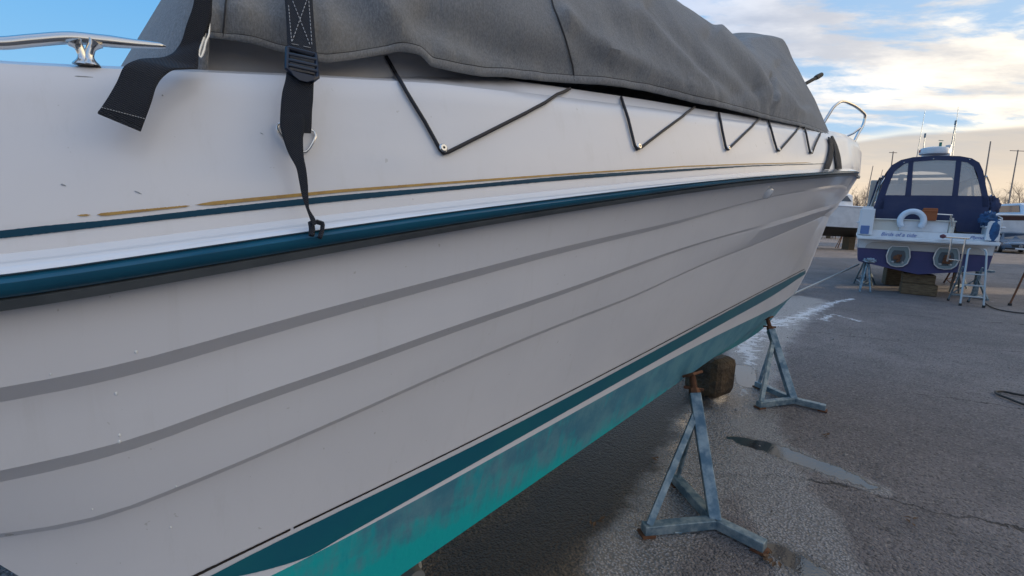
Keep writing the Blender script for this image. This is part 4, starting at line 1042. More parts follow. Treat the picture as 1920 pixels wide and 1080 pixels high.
# raised bulwark, bench moulding, quarter boxes
q = M(); q.box(L(-.13, .06, 1.40), (2.50, .12, .15), -YAW); band = obj('name_band', q, MT['gel2'], cr, bevel=.01)
q = M(); q.box(L(-.40, .15, 1.60), (1.52, .16, .29), -YAW); q.box(L(-.40, .05, 1.735), (1.54, .1, .03), -YAW); q.box(L(.33, .12, 1.63), (.06, .2, .36), -YAW); bench = obj('cockpit_moulding', q, mat('cream_moulding', (.60, .58, .52), .4), cr, bevel=.012)
q = M(); q.box(L(-.17, .06, 1.60), (.86, .02, .24), -YAW); obj('door_panel', q, MT['gel2'], bench, bevel=.006)
for sx in (-1, 1):
    xo = -.13+sx*1.17; q = M()
    hq = .62 if sx < 0 else .42; q.box(L(xo, .22, 1.35+hq/2), (.28 if sx < 0 else .22, .66, hq), -YAW); q.box(L(xo+sx*.0, .2, 1.36+hq), (.20, .5, .08), -YAW); q.box(L(xo+sx*.02, .15, 1.64), (.33, .5, .035), -YAW)
    qb = obj('quarter_moulding', q, MT['gel2'], cr, bevel=.025)
q = M(); q.box(L(-1.31, -.12, 1.47), (.17, .02, .20), -YAW); obj('locker_door', q, mat('slate_blue_panel', (.10, .17, .36), .4), cr, bevel=.01)
# rub rail of the cruiser
q = M()
for sx in (-1, 1): q.tube([L(-.13+sx*(cr_station(y)[0]+.015), y, 1.30+.03*y) for y in np.linspace(0, 8.1, 24)], .028, 8)
obj('rub_rail', q, MT['gel2'], cr, smooth=True)
# deck, cabin and windscreen
q = M(); rows = []
for y in np.linspace(3.0, 8.1, 14):
    wd, zs = cr_station(y); hgt = .38*(1-((y-3)/5.2)**2); rows.append([L(-.13-wd*.97, y, zs), L(-.13-wd*.7, y, zs+.10), L(-.13-wd*.45, y, zs+hgt*.9+.08), L(-.13, y, zs+hgt+.12), L(-.13+wd*.45, y, zs+hgt*.9+.08), L(-.13+wd*.7, y, zs+.10), L(-.13+wd*.97, y, zs)])
q.grid(rows); obj('foredeck', q, MT['gel2'], cr, smooth=True)
q = M(); rows = []
for y in (.0, 1.5, 3.0):
    wd, zs = cr_station(y); rows.append([L(-.13-wd*1.0, y, zs), L(-.13-wd*.97, y, zs+.22), L(-.13-wd*.90, y, zs+.27), L(-.13-wd*.86, y, zs+.1)]); 
q.grid(rows); rows = [[P0+e1*(-.26)+(-(p-P0).dot(e1))*e1+((p-P0).dot(e2))*e2+Vector((0, 0, p.z)) for p in r_] for r_ in rows]; q.grid(rows); obj('side_coaming', q, MT['gel2'], cr, smooth=True, solid=.02)
dz_ = T(1740, 337, 2.9).z; q = M(); q.box(L(-.13, 3.0, (1.7+dz_)/2), (2.1, .10, dz_-1.7), -YAW); q.box(L(-.35, 2.6, (1.7+dz_-.15)/2), (.9, .6, dz_-.15-1.7), -YAW); obj('dashboard', q, mat('warm_beige_interior', (.50, .44, .38), .7), cr, bevel=.03)
fy = 3.1
q = M(); q.bar(L(-.62, fy, 2.1), L(-.52, fy-.2, 3.0), .13, .05); q.bar(L(-1.22, fy, 2.1), L(-.95, fy-.25, 2.95), .05, .05); q.bar(L(.96, fy, 2.1), L(.70, fy-.25, 2.95), .05, .05); q.bar(L(-1.22, fy, 2.25), L(.96, fy, 2.25), .03, .05); q.bar(L(-1.0, fy-.25, 2.93), L(.72, fy-.25, 2.95), .10, .08)
ws = obj('windscreen_frame', q, mat('grey_frame', (.22, .22, .25), .5), cr, bevel=.01)
# canopy: aft frame panel with three clear windows
def ppx(pts, fo): return [TL(x, y, fo) for x, y in pts]
CY = .35
outer = ppx([(1640, 392), (1647, 372), (1655, 345), (1664, 322), (1674, 309), (1690, 300), (1712, 295), (1757, 292), (1800, 293), (1822, 297), (1836, 305), (1843, 320), (1848, 345), (1853, 375), (1855, 388)], CY)
xl = outer[0][0]; xr = outer[-1][0]
bars_x = [TL(1705, 330, CY)[0], TL(1794, 330, CY)[0]]
def panel(name, pts_px, mt, parent, th=.02, fo=CY, bev=0):
    q = M(); q.prism([T(x, y, fo) for x, y in pts_px], e2*th); return obj(name, q, mt, parent, bevel=bev)
can = empty('tmp', (0, 0, 0), None, None); bpy.data.objects.remove(can)
apron = panel('canopy_apron', [(1640, 390), (1658, 366), (1740, 366.5), (1841, 367.5), (1852, 370), (1855, 388), (1852, 400), (1842, 438), (1793, 434), (1791, 417), (1740, 414), (1642, 410)], MT['navycan'], cr)
def loopstrip(outer_px, inner_px, name, th=.02):
    q = M(); a = [T(x, y, CY) for x, y in outer_px]; c = [T(x, y, CY) for x, y in inner_px]
    q.grid([a, c]); q.grid([[p+e2*th for p in a], [p+e2*th for p in c]]); q.grid([a, [p+e2*th for p in a]]); q.grid([c, [p+e2*th for p in c]]); return obj(name, q, MT['navycan'], cr)
out_px = [(1636, 392), (1645, 372), (1655, 345), (1664, 322), (1674, 309), (1690, 300), (1712, 295), (1757, 292), (1800, 293), (1822, 297), (1836, 305), (1843, 320), (1848, 345), (1854, 372), (1856, 388)]
in_px = [(1656, 392), (1660, 366), (1668, 343), (1677, 322), (1686, 313), (1696, 307), (1715, 303), (1757, 300), (1797, 301), (1815, 305), (1825, 312), (1832, 325), (1836, 345), (1841, 369), (1842, 388)]
loopstrip(out_px, in_px, 'canopy_frame')
for tp_, bt2 in (((1704, 303), (1697, 368)), ((1713, 302), (1708, 368))), (((1793, 301), (1785, 368)), ((1803, 302), (1796, 368))):
    panel('canopy_strut', [tp_[0:][0], bt2[0], bt2[1], tp_[1]] if False else [tp_[0], tp_[1], bt2[1], bt2[0]], MT['navycan'], cr)
for pts in ([(1659, 367), (1677, 322), (1696, 307), (1705, 304), (1698, 367)], [(1707, 367), (1713, 303), (1757, 300), (1794, 301), (1786, 367)], [(1795, 367), (1802, 302), (1815, 305), (1825, 312), (1836, 345), (1840, 368)]):
    q = M(); q.prism([T(x, y, CY+.008) for x, y in pts], e2*.004); obj('window', q, MT['clear'], cr)
# studs on the bow of the canopy
for x, y in ((1695, 304.5), (1750, 298), (1818, 299)): q = M(); q.lathe(T(x, y, CY-.01), [(.001, 0), (.014, 0), (.01, -.01), (.001, -.012)], 10, 'Y'); obj('canopy_stud', q, MT['steel'], cr)
# canopy roof and sides going forward
prof = [(x, z) for x, z in ppx(out_px[3:13], CY)]
q = M(); rows = []
for k in range(8):
    u = k/7; y = CY+.01+2.7*u; sc = 1-.06*u; dz = -.10*u**2+.06*math.sin(PI*u)
    rows.append([L(-.17+(x+.17)*sc, y, z+dz) for x, z in prof])
q.grid(rows); obj('canopy_roof', q, MT['navycan'], cr, smooth=True, solid=.012)
for sidepts in ([(-1.25, 2.0), (-1.13, 2.72)], [(.93, 2.05), (.78, 2.75)]):
    (xa, za), (xb, zb_) = sidepts; q = M(); q.add([L(xa, CY+.02, za), L(xa*.98-.0, 2.9, za+.1), L(xb*.96, 2.75, zb_-.02), L(xb, CY+.02, zb_)], [(0, 1, 2, 3)]); obj('side_window', q, MT['clear'], cr, solid=.004)
    q = M(); q.bar(L(xa, CY+.02, za), L(xa, 2.9, za+.1), .05, .02); q.bar(L(xb, CY+.02, zb_), L(xb*.96, 2.75, zb_), .06, .02); q.bar(L(xa*.99, 1.5, za), L(xb, 1.5, zb_), .04, .02); obj('side_frame', q, MT['navycan'], cr)
# headlining below the roof and bright canopy edge
q = M(); q.grid([[L(-.17+(x+.17)*.9, y, z-.12) for x, z in prof[2:9]] for y in (CY+.4, CY+2.5)]); obj('headlining', q, mat('grey_blue_lining', (.38, .40, .48), .8), cr, solid=.02)
# rails outside the canopy
for hp in ([(1638, 392, .8), (1652, 345, 1.2), (1660, 333, 1.6)], [(1643, 365, 3.5), (1650, 333, 3.7), (1658, 330, 3.9), (1655, 350, 4.1)], [(1850, 330, 1.2), (1856, 345, 1.5), (1861, 365, 1.8), (1855, 368, 1.8)], [(1856, 400, .3), (1858, 385, .5), (1866, 379, .6), (1872, 385, .7), (1870, 397, .9)]):
    q = M(); q.tube([T(*h_) for h_ in hp], .016, 8); obj('hand_rail', q, MT['steel'], cr, smooth=True)
# stern drive sockets
for (cx_, cy_) in ((1684, 481), (1774, 485)):
    x0, z0 = TL(cx_, cy_, -.05); ol = [(-.16, .245), (.16, .25), (.205, .17), (.235, .0), (.20, -.15), (.12, -.225), (0, -.245), (-.12, -.225), (-.20, -.15), (-.235, .0), (-.205, .17)]
    q = M(); q.prism([L(x0+x, -.055, z0+z) for x, z in ol], e2*.075); hb_ = obj('drive_housing', q, mat('grey_green_alloy', (.20, .25, .26), .5, metal=.2), cr, bevel=.018)
    q = M(); rim = [L(x0+x*.97, -.06, z0+z*.97) for x, z in ol]; q.tube(rim+[rim[0]], .016, 8, cap=False); obj('rim', q, MT['alu'], hb_, smooth=True)
    q = M(); il = [L(x0+x*.62, -.062, z0-.01+z*.62) for x, z in ol]; q.prism(il, e2*.02); obj('recess_plate', q, mat('dark_socket', (.08, .09, .10), .6), hb_, bevel=.006)
    q = M(); rr_ = random.Random(int(cx_))
    for k in range(7): q.box(L(x0+rr_.uniform(-.07, .07), -.08, z0-.03+rr_.uniform(-.08, .09)), (rr_.uniform(.05, .12), .05, rr_.uniform(.03, .08)), -YAW+rr_.uniform(-.3, .3))
    obj('rusty_linkage', q, MT['rust'], hb_, bevel=.008)
    for sx in (-1, 1): q = M(); q.lathe(L(x0+sx*.09, -.07, z0-.13), [(.001, -.02), (.022, -.018), (.026, 0), (.026, .02)], 12, 'Y'); obj('anode', q, MT['alu'], hb_, smooth=True)
# radar, antennas, lamps
rz_ = T(1753, 284, 1.4); q = M(); q.lathe(rz_, [(.001, -.10), (.22, -.10), (.30, -.07), (.31, 0), (.28, .07), (.18, .10), (.001, .11)], 28); rd = obj('radar_dome', q, MT['gel2'], cr, smooth=True)
q = M(); q.box(rz_+Vector((0, 0, -.15)), (.5, .3, .10), -YAW); obj('radar_mount', q, MT['gel2'], rd, bevel=.02)
q = M(); v_ = rz_+e1*-.285-e2*.09; q.box(v_+Vector((0, 0, .0)), (.05, .03, .06), -YAW+.6); obj('red_mark', q, mat('dull_red_mark', (.45, .08, .07), .5), rd)
for (xa, ya), (xb, yb), r0_, r1_ in (((1719, 294), (1735, 205), .008, .004), ((1730, 289), (1734, 258), .012, .008), ((1781, 290), (1791, 234), .014, .010), ((1786, 292), (1797, 200), .008, .004)):
    p, e = T(xa, ya, 1.4), T(xb, yb, 1.4); q = M(); q.tube([p, (p+e)/2, e], [r0_, (r0_+r1_)/2, r1_], 6)
    if r0_ > .01: q.tube([e, e+(e-p).normalized()*.10], .022, 8)
    obj('antenna', q, MT['galv'], cr, smooth=True)
q = M(); q.tube([T(1763, 275, 1.4), T(1764, 267, 1.4)], .03, 8); q.tube([T(1760, 263, 1.4), T(1769, 264, 1.4)], .008, 6); obj('masthead_lamp', q, mat('dark_green_lamp', (.02, .16, .13), .4), cr)
q = M(); q.tube([T(1778, 292, 1.3), T(1779, 275, 1.3)], .05, 10); q.tube([T(1779, 275, 1.3), T(1779, 272, 1.3)], .06, 10); obj('lamp_post', q, MT['gel2'], cr, smooth=True)
# bathing ladder on the platform
q = M()
for (xa, ya), (xb, yb) in (((1784, 447), (1776, 490)), ((1810, 448), (1797, 512))): q.tube([T(xa, ya, -.5), T((xa+xb)/2+1, (ya+yb)/2, -.52), T(xb, yb, -.5)], .018, 8)
q.tube([T(1777, 486, -.5), T(1802, 489, -.5)], .012, 8); q.tube([T(1774, 444.5, -.45), T(1818, 447, -.45)], .02, 8)
obj('bathing_ladder', q, MT['steel'], cr, smooth=True)
q = M(); q.tube([T(1752, 401, .0), T(1786, 403, .0), T(1784, 414, .05)], .012, 8); q.tube([T(1783, 403, .0), T(1784, 424, 0)], .02, 8); obj('stern_rail', q, MT['steel'], cr, smooth=True)
q = M(); q.lathe(T(1768, 443, -.4), [(.001, -.05), (.05, -.03), (.055, .02), (.001, .05)], 12); obj('platform_cleat', q, mat('dull_maroon_rubber', (.14, .05, .07), .6), cr, smooth=True)
# name lettering: worn blue script along the band
def text(body, px, py, size, mt, parent, fo=-.005, shear=.3, ang=0):
    cu = bpy.data.curves.new('lettering', 'FONT'); cu.body = body; cu.size = size; cu.shear = shear; cu.extrude = .002; cu.align_x = 'LEFT'
    o = bpy.data.objects.new('lettering', cu); col.objects.link(o)
    dg = bpy.context.evaluated_depsgraph_get(); me_ = bpy.data.meshes.new_from_object(o.evaluated_get(dg)); bpy.data.objects.remove(o)
    o = bpy.data.objects.new('lettering', me_); col.objects.link(o); me_.materials.clear(); me_.materials.append(mt); o.parent = parent
    Mw = Matrix.Translation(T(px, py, fo))@Matrix.Rotation(-YAW, 4, 'Z')@Matrix.Rotation(R(90), 4, 'X')
    o.matrix_basis = root_of(parent).matrix_basis.inverted()@Mw; return o
MT['ink'] = mat('faded_blue_lettering', (.06, .12, .38), .5)
text('Birds of a tide', 1651, 441.5, .115, MT['ink'], cr); text('Plymouth', 1818, 447.5, .09, MT['ink'], cr)

# things hung on or standing round the cruiser
lb = None
cc = T(1709.5, 414, -.03); q = M(); P = []
for t in np.linspace(R(-42), R(222), 34): P.append(cc+e1*math.cos(t)*.21+Vector((0, 0, math.sin(t)*.215)))
rad_ = [.062]*34; rad_[0] = rad_[-1] = .045; q.tube(P, rad_, 14)
life = obj('horseshoe_lifebuoy', q, mat('pale_blue_white_vinyl', (.62, .70, .78), .5), None, smooth=True); tag(life, 'white horseshoe lifebuoy hung on the stern of the navy cruiser', 'lifebuoy')
q = M(); q.box(T(1743, 402, .0), (.26, .10, .28), -YAW); q.box(T(1743, 396, .0)+e2*-.0, (.28, .12, .05), -YAW)
tag(obj('canvas_bag', q, MT['orange'], None, bevel=.02), 'orange brown canvas bag behind the white lifebuoy', 'bag')
def blob(name, c, rad, mt, label, cat, nz=3.0, amp=.3, parent=None):
    q = M(); rows = []
    for i in range(15):
        ph = PI*i/14-PI/2; row = []
        for k in range(22):
            th = 2*PI*k/22; d = Vector((math.cos(ph)*math.cos(th), math.cos(ph)*math.sin(th), math.sin(ph)))
            f = 1+amp*noise.noise(d*nz+Vector(c)); row.append(Vector(c)+Vector((d.x*rad[0]*f, d.y*rad[1]*f, d.z*rad[2]*f)))
        rows.append(row)
    q.grid(rows, True); o = obj(name, q, mt, parent, smooth=True)
    if label: tag(o, label, cat)
    return o
blob('fender', T(1864, 433, -.05), (.10, .10, .26), MT['blue'], 'bright blue cloth covered fender hanging at the right quarter of the cruiser', 'fender', amp=.15)
blob('rope_bundle', T(1853, 411, .0), (.16, .12, .15), MT['blue'], 'coiled bundle of blue rope on the right quarter of the cruiser', 'rope', nz=7, amp=.6)
blob('folded_sail_cover', T(1858, 388, .5), (.11, .16, .22), MT['navycan'], 'folded navy cloth tucked beside the canopy on the right', 'cloth', nz=4, amp=.5)

# blocks and trestles below the cruiser
bc = L(-.02, .45, 0)
kb = empty('keel_block', bc, 'stack of big brown timber blocks carrying the navy cruiser at its stern', 'block', rz=-YAW)
for nm, c_, sz in (('timber', L(-.03, .42, .13), (.66, .5, .26)), ('timber', L(-.06, .44, .375), (.60, .45, .225))):
    q = M(); q.box(c_, sz, -YAW); obj(nm, q, MT['wood'], kb, bevel=.02)
kb2 = empty('keel_block', L(-.35, 2.2, 0), 'darker timber block standing farther in beneath the navy cruiser', 'block', rz=-YAW)
q = M(); q.box(L(-.35, 2.2, .27), (.5, .5, .54), -YAW+.1); obj('timber', q, MT['wood'], kb2, bevel=.02)
def gstand(feet, top_, label, name='trestle', r_=.020, cross=True, pad=True, mt='galv'):
    """splayed tubular stand: feet pixels on the ground, head point"""
    gf = [Vector(ground(*p)) for p in feet]; c = sum(gf, Vector())/len(gf); e = empty(name, c, label, 'stand', group='tubular stands under the navy cruiser')
    for p in gf: q = M(); q.tube([p+Vector((0, 0, .01)), top_+(p-c)*.12], r_, 8); obj('leg', q, MT[mt], e, smooth=True)
    if cross:
        for i in range(len(gf)):
            a, c_ = gf[i], gf[(i+1) % len(gf)]; q = M(); q.tube([a+(top_-a)*.22, c_+(top_-c_)*.22], r_*.7, 6); obj('cross_bar', q, MT[mt], e, smooth=True)
    q = M(); q.tube([top_-Vector((0, 0, .05)), top_+Vector((0, 0, .10))], r_*1.3, 8); q.box(top_+Vector((0, 0, .11)), (.18, .14, .03), -YAW); obj('head', q, MT['rust'] if not pad else MT[mt], e)
    return e
tL = ground(1625, 528); top1 = Vector((tL[0], tL[1], .62)); 
gstand([(1601, 531), (1612, 541), (1640, 533), (1622, 524)], Vector(T(1622, 492, .6)), 'tubular steel stand under the left quarter of the navy cruiser')
gstand([(1612, 548), (1632, 549), (1634, 536)], Vector(T(1628, 493, .1)), 'lighter tripod stand with a crumpled cloth on top, left of the timber blocks')
blob('crumpled_cloth', T(1633, 488, .05), (.17, .13, .06), mat('pale_grey_blue_cloth', (.42, .50, .56), .7), 'crumpled pale cloth lying on the tripod stand left of the blocks', 'cloth', nz=5, amp=.7)
gstand([(1770, 530), (1782, 541), (1800, 530), (1790, 524)], Vector(T(1793, 495, 1.2)), 'rusty brown stand between the timber blocks and the step ladder', mt='rust')
gstand([(1780, 547), (1797, 549), (1812, 541)], Vector(T(1799, 500, .6)), 'dark tripod stand just left of the step ladder', mt='galv')
gp = Vector(ground(1826, 558)); e = empty('jack_stand', gp, 'thick blue post stand with flat head behind the step ladder', 'stand')
q = M(); q.tube([gp+Vector((0, 0, .02)), gp+Vector((0, 0, .62))], .055, 12); obj('post', q, MT['galv'], e, smooth=True)
q = M(); q.box(gp+Vector((0, 0, .64)), (.50, .18, .05), -YAW); obj('head', q, MT['galv'], e, bevel=.005)
for an in (20, 140, 260):
    q = M(); v = Vector((math.cos(R(an)), math.sin(R(an)), 0)); q.bar(gp+v*.42+Vector((0, 0, .02)), gp+Vector((0, 0, .04)), .05, .04); q.bar(gp+v*.40+Vector((0, 0, .04)), gp+v*.05+Vector((0, 0, .40)), .03, .03); obj('foot', q, MT['galv'], e)
# step ladder
f1, f2 = Vector(ground(1800, 573)), Vector(ground(1844, 577)); mid = (f1+f2)/2; dirx = (f2-f1); dirx.z = 0; wl = dirx.length; dirx.normalize(); diry = Vector((-dirx.y, dirx.x, 0))
la = empty('step_ladder', mid, 'small aluminium step ladder standing behind the swim platform of the navy cruiser', 'ladder')
H = 1.16
def lp(x, y, z): return mid+dirx*x+diry*y+Vector((0, 0, z))
for sx in (-1, 1):
    q = M(); q.tube([lp(sx*wl/2, 0, .02), lp(sx*wl*.40, .22, H*.95), lp(sx*wl*.36, .25, H), lp(sx*wl*.28, .26, H+.02)], .019, 8); r_ = obj('front_rail', q, MT['dullalu'], la, smooth=True)
    q = M(); q.tube([lp(sx*wl/2, 0, 0), lp(sx*wl/2, 0, .05)], .028, 8); obj('rubber_foot', q, MT['rubber'], r_)
    q = M(); q.tube([lp(sx*wl*.46, .70, .02), lp(sx*wl*.42, .30, .80)], .016, 8); r_ = obj('rear_leg', q, MT['galv'], la, smooth=True)
    q = M(); q.tube([lp(sx*wl*.46, .71, 0), lp(sx*wl*.46, .70, .05)], .026, 8); obj('rubber_foot', q, MT['rubber'], r_)
for k, z in enumerate((.20, .43, .66)):
    q = M(); w_ = wl/2-.06*z; q.box(lp(0, .035+.19*z, z), (w_*2, .10, .025), math.atan2(dirx.y, dirx.x)); obj('tread', q, MT['dullalu'], la, bevel=.004)
q = M(); q.tube([lp(-wl*.45, .66, .15), lp(wl*.45, .66, .15)], .012, 6); obj('cross_bar', q, MT['galv'], la)
q = M(); gq = Vector(ground(1905, 527)); q.tube([gq+Vector((-.02, 0, .02)), gq+Vector((.5, .2, .8))], .03, 8); 
p_ = Vector(ground(1893, 573)); st_ = empty('prop_stand', p_, 'foot of a thin prop stand cut off by the right edge of the view', 'stand')
q = M(); q.tube([p_+Vector((0, 0, .03)), p_+Vector((.35, .15, .75))], .018, 8); obj('leg', q, MT['rust'], st_, smooth=True)
q = M(); q.tube([p_, p_+Vector((0, 0, .05))], .035, 8); obj('rubber_foot', q, MT['rubber'], st_)

# ------------------------------------------------------------------ boats, car, masts and trees behind
def small_boat(label, loc, rz, Lg=7.5, B=1.3, hullm='gel2', botm='wood', stripe=None, cabin=True, scale=1.0, rails=True, zk=.35, roofm='gel2', freeb=1.2):
    e = empty('motor_boat', (0, 0, 0), label, 'boat', group='boats laid up behind'); ms = []
    def P(x, y, z): return Vector((x, y, z))
    def st(u): 
        wd = B*(1-max(0, (u-.35)/.65)**2.3) if u < 1 else .01
        return max(.015, wd), zk+.55+freeb*(.8+.2*u)
    rows_l, rows_h, rows_s = [], [], []
    for u in np.linspace(0, 1, 22):
        wd, zs = st(u); x = u*Lg; keel = zk+.9*u**5; ch = zk+.42+.35*u**3
        rake = lambda z: (z-keel)*.35*u**6
        lo = [(0, keel), (wd*.85, ch), (wd*.92, ch+.12)]
        hi = [(wd*.92, ch+.12), (wd*.98, (ch+zs)/2), (wd, zs)]
        rows_l.append([P(x+rake(z), -y, z) for y, z in lo[::-1]]+[P(x+rake(z), y, z) for y, z in lo[1:]])
        rows_h.append(([P(x+rake(z), -y, z) for y, z in hi[::-1]], [P(x+rake(z), y, z) for y, z in hi]))
        rows_s.append((x, wd, zs))
    q = M(); q.grid(rows_l); q.f.append(tuple(range(5))); obj('bottom', q, MT[botm], e, smooth=True, local=True, ang=30)
    q = M(); o1 = q.grid([r_[0] for r_ in rows_h]); o2 = q.grid([r_[1] for r_ in rows_h]); q.f.append((o1, o1+1, o1+2, o2, o2+1, o2+2)[::1])
    q.grid([[P(x, -wd, zs), P(x, -wd*.5, zs+.08), P(x, wd*.5, zs+.08), P(x, wd, zs)] for x, wd, zs in rows_s]); obj('hull', q, MT[hullm], e, smooth=True, local=True, ang=30)
    if stripe:
        q = M()
        for sd_ in (-1, 1): q.grid([[P(x, sd_*(wd*1.0+.012), zs-.06), P(x, sd_*(wd*.99+.012), zs-.34)] for x, wd, zs in rows_s])
        obj('stripe', q, MT[stripe], e, local=True)
    q = M()
    for sd_ in (-1, 1): q.tube([P(x, sd_*(wd+.02), zs) for x, wd, zs in rows_s], .035, 6)
    obj('rub_rail', q, MT['capw'], e, local=True, smooth=True)
    zc = zk+.55+freeb*.85
    if cabin:
        q = M(); rows = []
        for x, hw, h in ((Lg*.30, .80, .75), (Lg*.36, .82, .82), (Lg*.50, .80, .80), (Lg*.56, .76, .45), (Lg*.75, .55, .32), (Lg*.86, .3, .06)):
            rows.append([P(x, -B*hw, zc), P(x-.0, -B*hw*.86, zc+h*.85), P(x, -B*hw*.6, zc+h), P(x, B*hw*.6, zc+h), P(x, B*hw*.86, zc+h*.85), P(x, B*hw, zc)])
        q.grid(rows); q.f.append(tuple(range(6))); cb = obj('cabin', q, MT[roofm], e, smooth=True, local=True, ang=30)
        for sd_ in (-1, 1):
            q = M(); q.add([P(Lg*.31, sd_*B*.795*.97, zc+.30), P(Lg*.52, sd_*B*.80*.95, zc+.30), P(Lg*.50, sd_*B*.74*.99, zc+.58), P(Lg*.34, sd_*B*.745, zc+.60)], [(0, 1, 2, 3)]); obj('window', q, MT['glass'], cb, local=True, solid=.02)
        q = M(); q.add([P(Lg*.565+.02, -B*.66, zc+.47), P(Lg*.565+.02, B*.66, zc+.47), P(Lg*.505+.02, B*.56, zc+.79), P(Lg*.505+.02, -B*.56, zc+.79)], [(0, 1, 2, 3)]); obj('windscreen', q, MT['glass'], cb, local=True, solid=.02)
        q = M(); q.add([P(Lg*.30-.02, -B*.60, zc+.2), P(Lg*.30-.02, B*.60, zc+.2), P(Lg*.30-.02, B*.5, zc+.62), P(Lg*.30-.02, -B*.5, zc+.62)], [(0, 1, 2, 3)]); obj('window', q, MT['glass'], cb, local=True, solid=.02)
    if rails:
        q = M()
        for sd_ in (-1, 1):
            rp = [P(x, sd_*wd*.93, zs+.55) for x, wd, zs in rows_s[9:]]; q.tube(rp, .022, 6)
            for k in range(9, 22, 3): x, wd, zs = rows_s[k]; q.tube([P(x, sd_*wd*.93, zs), P(x, sd_*wd*.93, zs+.55)], .018, 6)
        obj('guard_rail', q, MT['steel'], e, local=True, smooth=True)
    for x in (Lg*.2, Lg*.6): q = M(); q.box((x, 0, zk/2+.03*(x > Lg*.4)), (.35, .6, zk+.02)); obj('keel_block', q, MT['wood'], e, local=True)
    for x in (Lg*.15, Lg*.6):
        for sd_ in (-1, 1): q = M(); q.tube([P(x, sd_*B*1.05, 0), P(x, sd_*B*.78, zk+.42)], .03, 6); q.tube([P(x+.3, sd_*B*.9, 0), P(x, sd_*B*.78, zk+.40)], .02, 6); obj('prop', q, MT['rust'], e, local=True)
    e.matrix_basis = Matrix.Translation(Vector(loc))@Matrix.Rotation(rz, 4, 'Z')@Matrix.Scale(scale, 4)
    return e
MT['maroon'] = mat('dark_maroon_band', (.05, .018, .016), .4)
MT['pale'] = mat('pale_blue_white_deck', (.60, .68, .78), .4)
def gp2(px, dist):
    """ground point in the direction of a pixel column at a forward distance"""
    d = ray(px, 430); return Vector((d[0]/d[1]*dist, dist, 0))
small_boat('white laid-up boat with steel rails and dark bottom seen between the two big hulls', gp2(1650, 30), R(180), Lg=8.6, B=1.45, botm='black', zk=.75, scale=1.05, freeb=1.35)
small_boat('white boat with dark window band right of the navy cruiser, behind the parked car', gp2(1768, 38), R(-20), Lg=11, B=1.9, botm='black', stripe='maroon', zk=.62, scale=1.15, freeb=1.35, roofm='pale')
small_boat('distant pale boat farther down the yard beyond the gap between the hulls', gp2(1600, 50), R(150), Lg=9, B=1.5, botm='black', zk=.8, scale=1.15)
small_boat('white and navy boat at the far right edge behind the parked car', gp2(1990, 44), R(-60), Lg=9, B=1.5, botm='navy', zk=.5, scale=1.1)

